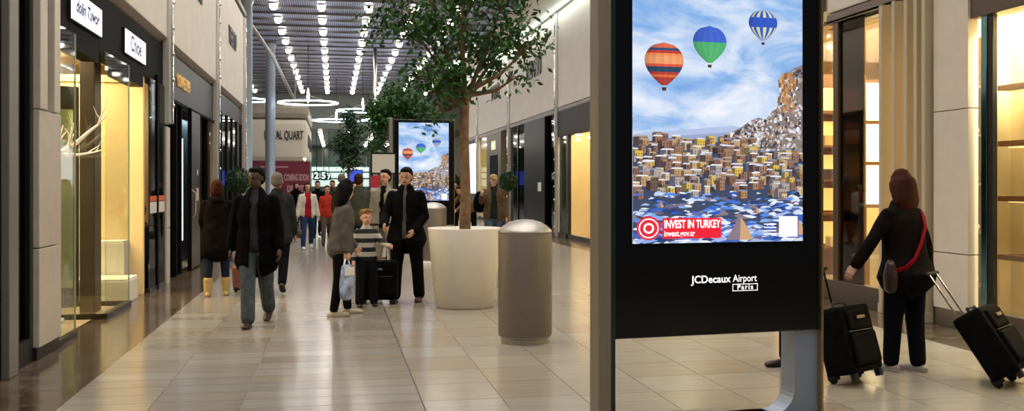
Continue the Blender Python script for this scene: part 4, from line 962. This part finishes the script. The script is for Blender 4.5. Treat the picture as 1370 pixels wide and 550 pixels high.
    for s in (0, 1):
        sg = -1 if s == 0 else 1
        s0, e, wr_, f = SH[s]; hl = .052*H
        inn = Vector((-sg, 0, 0)); inn = (inn-f*inn.dot(f)).normalized(); fw = f.cross(inn).normalized()
        if fw.y > 0: fw = -fw      # thumb side forward
        curl = R(g('curl', (28, 28))[s])
        sh = [limb([wr_-f*.02*H, wr_+f*.012*H, wr_+f*hl], [(.014*H, .012*H), (.020*H, .011*H), (.024*H, .0095*H)], 12, flat=tuple(fw))]
        for i, (q, l) in enumerate(((.018, .042), (.006, .048), (-.006, .045), (-.017, .034))):
            p = wr_+f*hl*.95+fw*q*H; d = (f*math.cos(curl*.4)+inn*math.sin(curl*.4)); d2 = f*math.cos(curl*1.5)+inn*math.sin(curl*1.5); d3 = f*math.cos(curl*2.4)+inn*math.sin(curl*2.4)
            p1 = p+d*l*.42*H; p2 = p1+d2*l*.33*H; p3 = p2+d3*l*.25*H
            sh.append(limb([p, p1, p2, p3], [.0055*H, .0052*H, .0047*H, .004*H], 8))
        p = wr_+f*.016*H+fw*.016*H; d = (f*.75+fw*.6+inn*.25).normalized(); sh.append(limb([p, p+d*.022*H, p+d*.022*H+(f*.95+inn*.35).normalized()*.024*H], [.0075*H, .0062*H, .005*H], 8))
        V, F = remesh(sh, .0055 if near else .011, 1); B.add(V, F)
    me = B.mesh('body', [sk, M_eye, M_lipd if g('skin', 0) == 'dark' else M_lip, HAIR[g('hairc', 'black')]], True)
    link('body', me, t)
    # ---- trousers
    V, F = remesh([torso([(-.045, .07, .058, 0), (0, .099, .072, .004), (.05, .095, .068, .002), (.085, .084, .062, 0)], .006)]+[legshape(s, .004, g('legr', (.060, .053, .041, .038, .034)), .97) for s in (0, 1)], vx)
    MB().add(V, F).build('trousers', g('trousers', cloth('black', '#101012')), t, smooth=True)
    # ---- top / shirt
    if 'shirt' in wear:
        V, F = remesh([torso([(.0, .100, .074, 0), (.05, .098, .072, .0), (.10, .086, .063, 0), (.19, .094, .068, -.004), (.26, .10, .062, 0), (.30, .076, .049, .002), (.322, .04, .038, .002)], .007)]+[armshape(s, .004, (.034, .03, .028, .024), g('shirt_end', .9)) for s in (0, 1)], vx)
        MB().add(V, F).build('shirt', wear['shirt'], t, smooth=True)
    # ---- jacket / coat
    if 'coat' in wear:
        hem = g('hem', .0); fl_ = g('flare', 1.0); th = g('thick', .016)
        rows = []
        if hem < -.02: rows += [(hem, .118*fl_, .094*fl_, .004), (hem*.5, .112*fl_, .086*fl_, .003)]
        else: rows += [(hem, .106*fl_, .080*fl_, .002)]
        rows += [(.05, .102, .076, .001), (.11, .092 if not g('fit', False) else .082, .068, 0), (.19, .096, .070, -.003), (.255, .096, .062, 0), (.295, .072, .048, .003), (.322, .042, .041, .003)]
        shp = [torso(rows, th)]+[armshape(s, th*.6, (.033, .030, .027, .023), .97) for s in (0, 1)]
        if g('collar', True): shp += [limb([sp(.312), sp(.335)], [(.041*H, .041*H), (.044*H, .043*H)], 14, flat=X)]
        if g('hood', False): shp += [ellipsoid(sp(.31)+Vector((0, .05*H, 0)), (.06*H, .035*H, .035*H))]
        V, F = remesh(shp, vx)
        V = V+np.sin(V[:, [2]]*38+V[:, [0]]*21)*np.array([[.0, .0025, 0]])+np.sin(V[:, [2]]*23-V[:, [1]]*17)*np.array([[.003, .0, 0]])
        op = g('open', 0)
        if op:
            top_ = sp(.33).z; hz0 = sp(hem).z-.2; keep = []
            for f in F:
                c = V[list(f)].mean(axis=0); q = (c[2]-hz0)/(top_-hz0)
                wd = op*H*(1.15-.55*q) if c[2] < sp(.27).z else op*H*.8
                keep.append(not (abs(c[0]) < wd and c[1] < sp((c[2]-hz)/H).y-.01 and c[2] > hz0))
            F = [f for f, kp in zip(F, keep) if kp]
        mb = MB().add(V, F)
        o = mb.build('coat', wear['coat'], t, smooth=True)
        if op: s_ = o.modifiers.new('thickness', 'SOLIDIFY'); s_.thickness = -.008
        if 'trim' in wear:
            V, F = remesh([limb([sp(.312)+Vector((0, .05*H*math.cos(a), 0))+Vector((.05*H*math.sin(a), 0, .01*math.cos(a))) for a in (-2.6, -1.8, -.9, 0, .9, 1.8, 2.6)], [.02*H]*7, 10)], .014); MB().add(V, F).build('collar_trim', wear['trim'], t, smooth=True)
    # ---- shoes
    for s in (0, 1):
        h, kn, a = Q[s]; lift = max(0, a.z-AH); pt_ = min(R(62), math.asin(min(.95, lift/(.125*H)))) if lift > .01 else 0
        fd = Vector((0, -math.cos(pt_), -math.sin(pt_))); upv = Vector((0, -math.sin(pt_), math.cos(pt_)))
        c0 = a-upv*(AH-.014*H)
        pts = [c0-fd*.036*H, c0-fd*.01*H, c0+fd*.04*H, c0+fd*.085*H, c0+fd*.108*H]
        shp = [limb(pts, [(.020*H, .022*H), (.024*H, .025*H), (.026*H, .024*H), (.027*H, .018*H), (.020*H, .014*H)], 14, flat=X), limb([c0+upv*.015*H, a+upv*.012*H], [.026*H, .024*H], 12)]
        if g('boots', 0): shp += [limb([a-upv*.01, a.lerp(kn, g('boots', 0))], [.031*H, .040*H], 14)]
        V, F = remesh(shp, .009 if near else .016, 1)
        d = (V-np.array(c0))@np.array(upv); V = V-np.outer(np.minimum(d+.013*H, 0), np.array(upv))
        zmin = V[:, 2].min()
        if lift <= .01: V[:, 2] -= zmin
        elif zmin < 0: V[:, 2] -= zmin
        fm = [1 if (np.mean(V[list(f)], axis=0)-np.array(c0))@np.array(upv) < -.006*H else 0 for f in F]
        mb = MB(); mb.v = [tuple(v) for v in V.tolist()]; mb.f = F; mb.mi = fm; mb.col = [None]*len(F)
        mb.build('boot' if g('boots', 0) else 'shoe', [g('shoes', mat('shoe_black', '#14110f', rough=.5)), g('sole', M_rubber)], t, smooth=True)
    # ---- hair / cap
    hs = g('hair', 'short'); hm_ = HAIR[g('hairc', 'black')]
    shp = [he((0, .019, .079), (.0505, .056, .052)), he((0, .028, .05), (.0505, .044, .046)), he((0, -.012, .108), (.036, .034, .018))]
    if hs == 'long': shp += [limb([hp(0, y, z) for y, z in ((.010, .112), (.014, .085), (.017, .055), (.024, .015), (.030, -.025), (.033, -.058))], [(a*k*hk, b*k*(1+(hk-1)*.6)) for a, b in ((.034, .038), (.050, .054), (.055, .054), (.060, .048), (.062, .040), (.050, .030))], 20, flat=tuple(HM @ Vector((1, 0, 0))))]
    if hs == 'bob': shp += [hl_((0, .022, .03), (.059, .043, .055)), hl_((.041, .002, .035), (.017, .032, .052)), hl_((-.041, .002, .035), (.017, .032, .052))]
    if hs == 'curly':
        shp += [he((.044*math.sin(a), .01+.05*math.cos(a)*(.8), .10+.012*math.cos(a*3)), (.02, .02, .018)) for a in np.arange(0, 6.28, .62)]+[he((.02*math.sin(a), -.02+.02*math.cos(a), .118), (.018, .018, .014)) for a in np.arange(0, 6.28, 1.2)]
    if hs != 'none':
        V, F = remesh(shp, .008 if near else .014, 5); MB().add(V, F).build('hair', hm_, t, smooth=True)
    if 'cap' in wear:
        V, F = remesh([he((0, .004, .088), (.05, .059, .044)), he((0, -.06, .083), (.036, .038, .006))], .009, 1); MB().add(V, F).build('cap', wear['cap'], t, smooth=True)
    t['_'] = 0; del t['_']
    M = Matrix.Translation(t.location) @ Matrix.Rotation(R(face), 4, 'Z')
    return t, dict(hand=[M @ (SH[s][2]+SH[s][3]*.06*H) for s in (0, 1)], wrist=[M @ SH[s][2] for s in (0, 1)], sp=lambda d, x=0, y=0: (sp(d)+Vector((x, y, 0))), M=M, Q=Q)

JEANS = cloth('jeans', '#4c5a6c', .35); JEANSD = cloth('jeans_dark', '#20283a', .3); BLK = cloth('black', '#101012'); BLKC = cloth('black_coat', '#080708', .3)
CHAR = cloth('charcoal', '#2a2a2c'); GREY = cloth('grey_wool', '#55524e', .25); NAVY = cloth('navy', '#171c2a')
walk = lambda a: ((a, 2, a-6), (-a*.8, 2, -a*.8-34))
# woman in dark coat with pale boots, back to the camera
person('person seen from behind in dark coat with yellow boots', (-1.67, 14.6), 184, 1.66, dict(lean=2, legs=((5, 3, 2), (-3, 3, -6)), arms=((12, 8, 50, -12), (8, 8, 40, -10)), head=(8, 0)),
       dict(fem=True, coat=cloth('dark_parka', '#0f0b0a', .3), hem=-.13, flare=1.0, thick=.022, trousers=JEANSD, hair='bob', hairc='auburn', boots=.42, shoes=mat('boot_yellow', '#b0945c', rough=.7), sole=mat('boot_sole', '#9a7d48', rough=.8), trim=cloth('dark_fur', '#130f0e', .5), hood=True, width=1.06, legr=(.057, .048, .037, .033, .026)))
# man in black coat striding to the camera
person('person striding forward in open black coat and faded jeans', (-.87, 11.45), -6, 1.80, dict(lean=4, legs=((14, -3, 8), (-10, -2, -38)), arms=((-8, 12, 4, 8), (2, 12, 16, 6)), head=(-20, 4)),
       dict(skin='dark', coat=BLKC, hem=-.11, flare=.98, open=.030, thick=.018, shirt=cloth('dark_grey_shirt', '#36343a'), trousers=cloth('faded_jeans', '#4c545a', .3), hair='short', hairc='black', width=1.10, shoes=mat('shoe_brown', '#2a1712', rough=.5), legr=(.062, .056, .046, .044, .042)))
# man right behind him
_, c0 = person('person in dark grey coat walking behind the striding one', (-.84, 14.9), 176, 1.78, dict(lean=4, legs=((-14, 2, -40), (14, 3, 8)), arms=((0, 10, 10, 6), (-8, 14, 4, 8)), head=(0, 0)),
       dict(coat=CHAR, hem=-.06, flare=1.0, thick=.02, trousers=BLK, hair='short', hairc='grey', width=1.05, skin='tan'))
# woman in white jacket
_, cw = person('person in cream jacket and crimson top walking toward the camera', (-.66, 25.0), 8, 1.66, dict(legs=((12, 3, 8), (-12, 3, -34)), arms=((6, 14, 10, 8), (-6, 14, 4, 10))),
       dict(fem=True, coat=cloth('cream_jacket', '#cfc8b8', .08), open=.052, hem=.0, shirt=cloth('crimson_top', '#a3202f', .15), trousers=cloth('blue_jeans', '#2a3a5c', .3), hair='bob', hairc='auburn', shoes=mat('shoe_white', '#d8d4cc'), sole=M_white), near=False)
person('person in red and orange top beside the cream jacket', (-.18, 26.2), 4, 1.58, dict(legs=((8, 2, 4), (-8, 2, -24))), dict(fem=True, coat=cloth('red_orange', '#b5382a', .3), hem=.0, trousers=cloth('taupe_trousers', '#5e534c'), hair='short', hairc='brown'), near=False)
# woman in grey jacket, turned to the boy
_, cg = person('person in grey jacket holding a printed plastic bag', (.08, 12.15), 100, 1.63, dict(lean=5, legs=((-6, 3, -10), (10, 3, 6)), arms=((-4, 8, 2, 2), (10, 8, 30, -6)), head=(10, 10)),
       dict(fem=True, coat=GREY, hem=-.02, flare=1.05, thick=.018, trousers=BLK, hair='long', hairc='black', hairk=1.25, shoes=mat('shoe_beige', '#b5a68e', rough=.7), sole=mat('sole_cream', '#cfc6b2'), width=1.08, legr=(.066, .057, .042, .036, .03), curl=(60, 28)))
# boy in striped shirt
def striped():
    m = D.materials.new('striped_knit'); m.use_nodes = True; nt = m.node_tree; N = nt.nodes.new; L = nt.links.new; b = nt.nodes['Principled BSDF']
    tc = N('ShaderNodeTexCoord'); s = N('ShaderNodeSeparateXYZ'); L(tc.outputs['Object'], s.inputs[0])
    a = N('ShaderNodeMath'); a.operation = 'MULTIPLY'; L(s.outputs[2], a.inputs[0]); a.inputs[1].default_value = 8.3
    f = N('ShaderNodeMath'); f.operation = 'FRACT'; L(a.outputs[0], f.inputs[0]); g = N('ShaderNodeMath'); g.operation = 'GREATER_THAN'; L(f.outputs[0], g.inputs[0]); g.inputs[1].default_value = .5
    mx = N('ShaderNodeMix'); mx.data_type = 'RGBA'; L(g.outputs[0], mx.inputs[0]); mx.inputs[6].default_value = lin('#15151a'); mx.inputs[7].default_value = lin('#a8a39b'); L(mx.outputs[2], b.inputs['Base Color']); b.inputs['Roughness'].default_value = .9
    return m
person('child with fair curly hair in a black and grey striped shirt', (.42, 13.0), 8, 1.23, dict(lean=0, legs=((2, 4, 2), (-2, 5, -3)), arms=((4, 14, 12, 6), (30, 24, 82, 20)), head=(8, 0)),
       dict(skin='pink', coat=striped(), hem=.02, thick=.012, collar=False, trousers=cloth('dark_trousers', '#17161a'), hair='curly', hairc='blond', headk=1.22, legr=(.062, .056, .048, .046, .044), shoes=mat('shoe_black', '#14110f')))
# man with the suitcase
_, cs = person('person in black jacket resting a hand on a suitcase handle', (.98, 13.42), -14, 1.82, dict(lean=2, legs=((3, 4, 2), (-4, 5, -6)), arms=((16, 16, 62, -6), (6, 14, 40, -26)), head=(-6, 8)),
       dict(coat=cloth('black_jacket', '#0d0d0e', .3), hem=-.05, flare=1.08, thick=.02, shirt=cloth('grey_green_shirt', '#6a665c'), open=.016, trousers=BLK, hair='short', hairc='black', width=1.1, shoes=mat('shoe_brown2', '#4a2f22'), curl=(50, 28), legr=(.062, .056, .046, .043, .042), skin='light'))
person('person with dark hair standing right behind the suitcase owner', (.84, 16.2), -25, 1.84, dict(head=(-10, 0)), dict(coat=cloth('light_coat', '#8e8678', .1), open=.03, shirt=BLK, trousers=cloth('khaki', '#8a8174'), hair='short', hairc='black', hem=-.08), near=False)
person('person in olive jacket with back to the camera in the crowd', (.46, 18.8), 170, 1.80, dict(), dict(coat=cloth('olive_jacket', '#3f4238', .2), hem=0, trousers=JEANSD, hair='short', hairc='brown', width=1.1), near=False)
person('person with short grey hair deep in the crowd', (.18, 24.3), 160, 1.86, dict(), dict(coat=cloth('brown_jacket', '#4a3d33', .2), trousers=BLK, hair='short', hairc='grey'), near=False)
person('person with dark hair in a black top in the crowd', (.42, 22.2), 20, 1.66, dict(), dict(coat=cloth('plum_top', '#2c1c20', .2), trousers=BLK, hair='bob', hairc='black', fem=True), near=False)
person('person in black jacket far behind the cream jacket', (-.5, 30.4), 10, 1.72, dict(legs=walk(10)), dict(coat=BLKC, trousers=JEANSD, hair='short', hairc='black'), near=False)
person('person in dark top far behind the red top', (-.05, 31.5), -5, 1.74, dict(legs=walk(8)), dict(coat=cloth('slate_top', '#2b3038', .2), trousers=BLK, hair='short', hairc='black', skin='tan'), near=False)
person('person in dark clothes standing by the crimson hoarding', (-1.5, 39.5), 30, 1.68, dict(), dict(coat=BLKC, hem=-.1, trousers=BLK, hair='long', hairc='brown', fem=True), near=False)
# man with cap and rucksack
_, cc = person('person with tan cap and brown waistcoat carrying a rucksack', (3.46, 21.2), -4, 1.82, dict(legs=walk(10), arms=((38, 18, 125, 4), (4, 12, 16, 6)), head=(14, 6)),
       dict(coat=cloth('brown_waistcoat', '#5a4a38', .2), open=.045, shirt=cloth('dark_green_jumper', '#232a26'), trousers=JEANS, cap=cloth('tan_cap', '#a08458', .15), hair='short', hairc='grey', skin='pink', width=1.08, hem=-.02), near=False)
person('person in black standing beside the far totem', (3.66, 30.0), 30, 1.66, dict(), dict(coat=BLKC, hem=-.02, trousers=BLK, hair='none', fem=True, skin='tan'), near=False)
person('person stooping near the bright far window', (3.80, 27.2), -60, 1.70, dict(lean=38, arms=((40, 8, 60, 4), (36, 8, 58, 4)), head=(0, 10)), dict(coat=cloth('tan_brown_coat', '#5d5140', .2), hem=.0, trousers=BLK, hair='short', hairc='brown'), near=False)
# woman on the right, back to us
_, cr = person('person seen from behind with red bag strap across dark jacket', (4.84, 7.62), 203, 1.68, dict(lean=4, legs=((-3, -1, -5), (7, -1, 4)), arms=((-12, 12, -2, 8), (14, 32, 22, 26)), head=(0, 4)),
       dict(fem=True, coat=cloth('dark_brown_jacket', '#15100e', .3), hem=-.03, flare=1.08, thick=.024, trousers=cloth('black_navy', '#12141b'), hair='long', hairc='auburn', hairk=1.32, width=1.2, shoes=mat('shoe_grey', '#9a938c', rough=.6), sole=mat('sole_white', '#cdc8c2'), legr=(.064, .058, .046, .042, .038), curl=(70, 28)))
# walker hidden behind the totem
_, ch = person('person walking behind the black totem, only a leg showing', (3.99, 7.92), -84, 1.76, dict(lean=3, legs=((4, 2, 1), (2, 2, -6)), arms=((-24, 10, -14, 8), (10, 10, 24, 6)), head=(0, 0)),
       dict(coat=BLKC, hem=-.06, trousers=BLK, shoes=mat('shoe_dark_brown', '#2b1d18', rough=.45), hair='short', hairc='brown', curl=(70, 28)))

# ------------------------------------------------------------------ carried things
def sheet_strap(name, pts, wid, m, parent):
    mb = MB(); mb.v = []; V, F = limb(pts, [(wid, .004)]*len(pts), 8); mb.add(V, F); return mb.build(name, m, parent, smooth=True)
M_nyl = cloth('black_nylon', '#0c0c0d', .3, .75)
def suitcase(label, loc, rz, w, h, d, tilt, handle, hlen, mt=M_nyl):
    """upright trolley case; origin on the wheels' axle line, leaning back by tilt"""
    t = thing('trolley_case', label, 'suitcase', loc, rz, 'trolley cases'); t.rotation_euler = (tilt, 0, rz)
    t.location.z += (d/2-.03)*math.sin(-tilt)+.035*(1-math.cos(tilt))   # wheels stay on the floor when the case leans
    wr_ = .035
    MB().box(-w/2, w/2, -d/2, d/2, wr_+.02, wr_+h).build('shell', mt, t, bevel=.04)
    MB().box(-w/2+.05, w/2-.05, -d/2-.035, -d/2+.01, wr_+.08, wr_+h*.60).build('front_pocket', mt, t, bevel=.025)
    MB().box(-w/2+.07, w/2-.07, -d/2-.025, -d/2+.01, wr_+h*.64, wr_+h*.92).build('front_pocket', mt, t, bevel=.02)
    MB().tube([(-w/2+.06, -d/2-.012, wr_+h*.62), (w/2-.06, -d/2-.012, wr_+h*.62)], .006, 6).build('zip', M_dkmetal, t)
    MB().tube([(-.10, 0, wr_+h-.01), (-.09, 0, wr_+h+.03), (.09, 0, wr_+h+.03), (.10, 0, wr_+h-.01)], .014, 8).build('grip', M_rubber, t, smooth=True)
    MB().box(-.06, .06, -d/2-.042, -d/2-.03, wr_+h*.78, wr_+h*.83).build('badge', M_steel, t, bevel=.004)
    for x in (-w/2+.05, w/2-.05):
        wh = MB(); wh.lathe([(0, -.014), (.03, -.014), (.035, -.008), (.035, .008), (.03, .014), (0, .014)], 16); wh.build('wheel', M_rubber, t, loc=(x, d/2-.03, .035), rot=(0, PI/2, 0))
        MB().box(x-.03, x+.03, d/2-.08, d/2+.005, .03, .09).build('wheel_housing', M_rubber, t, bevel=.01)
        MB().box(x-.025, x+.025, -d/2+.01, -d/2+.06, 0, .06).build('foot', M_rubber, t, bevel=.008)
        if hlen: MB().tube([(x*.45, d/2-.02, wr_+h-.05), (x*.45, d/2-.02, wr_+h+hlen)], .009, 8).build('handle_tube', handle, t, smooth=True)
    if hlen: MB().tube([(-w*.5*.45-.02, d/2-.02, wr_+h+hlen), (w*.5*.45+.02, d/2-.02, wr_+h+hlen)], .016, 8).build('handle_bar', M_rubber, t, smooth=True)
    return t
suitcase('black upright suitcase standing by the child', (.60, 13.28, 0), R(-8), .50, .55, .28, 0, M_chrome, .48)
suitcase('black trolley case with dark handle beside the totem', (4.16, 7.22, 0), R(30), .46, .56, .26, R(-16), M_blackmat, .34)
suitcase('black trolley case pulled by the red strap person, chrome handle', (5.36, 6.88, 0), R(38), .48, .58, .25, R(-34), M_chrome, .42)
suitcase('small pinkish trolley case rolling beside the yellow boots', (-1.33, 15.05, 0), R(170), .30, .36, .18, R(-10), M_blackmat, .5, cloth('pinkish_case', '#8a5a55', .15))
# printed plastic bag in the grey jacket person's hand
hw = cg['hand'][0]
t = thing('plastic_bag', 'white and blue printed plastic bag held by the grey jacket person', 'bag', (hw.x, hw.y, hw.z-.50), R(50))
V, F = remesh([limb([(0, 0, .04), (0, 0, .2), (0, 0, .42)], [(.12, .045), (.125, .055), (.10, .02)], 16, flat=(1, 0, 0))], .012); MB().add(V, F).build('sack', mat('blue_print_plastic', '#97a5bf', rough=.35, noise=.7, nscale=9, bump=.5, bscale=14), t, smooth=True)
MB().tube([(-.05, 0, .42), (-.03, 0, .5), (.03, 0, .5), (.05, 0, .42)], .012, 6).build('handle', mat('white_plastic', '#d5d5d8'), t, smooth=True)
MB().box(-.09, .09, -.05, -.035, .30, .40).build('white_top', mat('white_plastic', '#d5d5d8'), t, bevel=.008)
# brown bag of the cream jacket person
hw = cw['hand'][0]
t = thing('shoulder_bag', 'brown bag hanging from the cream jacket person', 'bag', (hw.x-.03, hw.y, hw.z-.46))
V, F = remesh([limb([(-.12, 0, .12), (.12, 0, .12)], [(.05, .11)]*2, 12, flat=(0, 1, 0))], .016); MB().add(V, F).build('body', mat('brown_leather', '#4a3720', rough=.5), t, smooth=True)
MB().tube([(-.09, 0, .2), (-.05, 0, .44), (.05, 0, .44), (.09, 0, .2)], .01, 6).build('handle', mat('brown_leather', '#4a3720'), t)
# rucksack of the man with the cap
t = thing('rucksack', 'black rucksack slung on the shoulder of the tan cap person', 'bag', (3.20, 21.36, 0.98))
V, F = remesh([limb([(0, 0, .1), (0, 0, .25), (0, 0, .42)], [(.16, .10), (.17, .12), (.12, .08)], 16, flat=(1, 0, 0))], .018); MB().add(V, F).build('sack', BLKC, t, smooth=True)
MB().tube([(.05, -.08, .42), (.10, -.2, .50), (.12, -.24, .38), (.08, -.14, .12)], .02, 8).build('strap', M_nyl, t, smooth=True)
# bag with the red strap: lies over the right shoulder, bag on the left hip
t = thing('shoulder_bag', 'dark red shoulder bag with red strap worn across the back', 'bag', (0, 0, 0)); M_rs = cloth('red_strap', '#8a1420', .15)
Mi = cr['M']; sp_ = cr['sp']
def bk(x, d, y): p = Mi @ Vector(sp_(d, x, y)); return tuple(p)
pts = [bk(-.10, .285, -.08), bk(-.115, .325, .0), bk(-.10, .29, .13), bk(-.05, .22, .184), bk(.04, .13, .188), bk(.13, .06, .186), bk(.215, .015, .15), bk(.275, -.005, .06)]
hip = Mi @ Vector(sp_(-.035, .285, .05)); t.location = (hip.x, hip.y, hip.z-.12)
pl = [tuple(Vector(p)-Vector(t.location)) for p in pts]
V, F = limb(pl, [(.006, .022)]*len(pl), 8, flat=tuple((Mi.to_3x3() @ Vector((0, 1, 0))))); MB().add(V, F).build('strap', M_rs, t, smooth=True)
V, F = remesh([limb([(0, 0, .04), (0, 0, .14), (0, 0, .24)], [(.055, .10), (.06, .11), (.04, .09)], 14, flat=(1, 0, 0))], .014); o = MB().add(V, F).build('body', mat('dark_red_leather', '#2a0f10', rough=.45), t, smooth=True); o.rotation_euler = (0, 0, R(150))
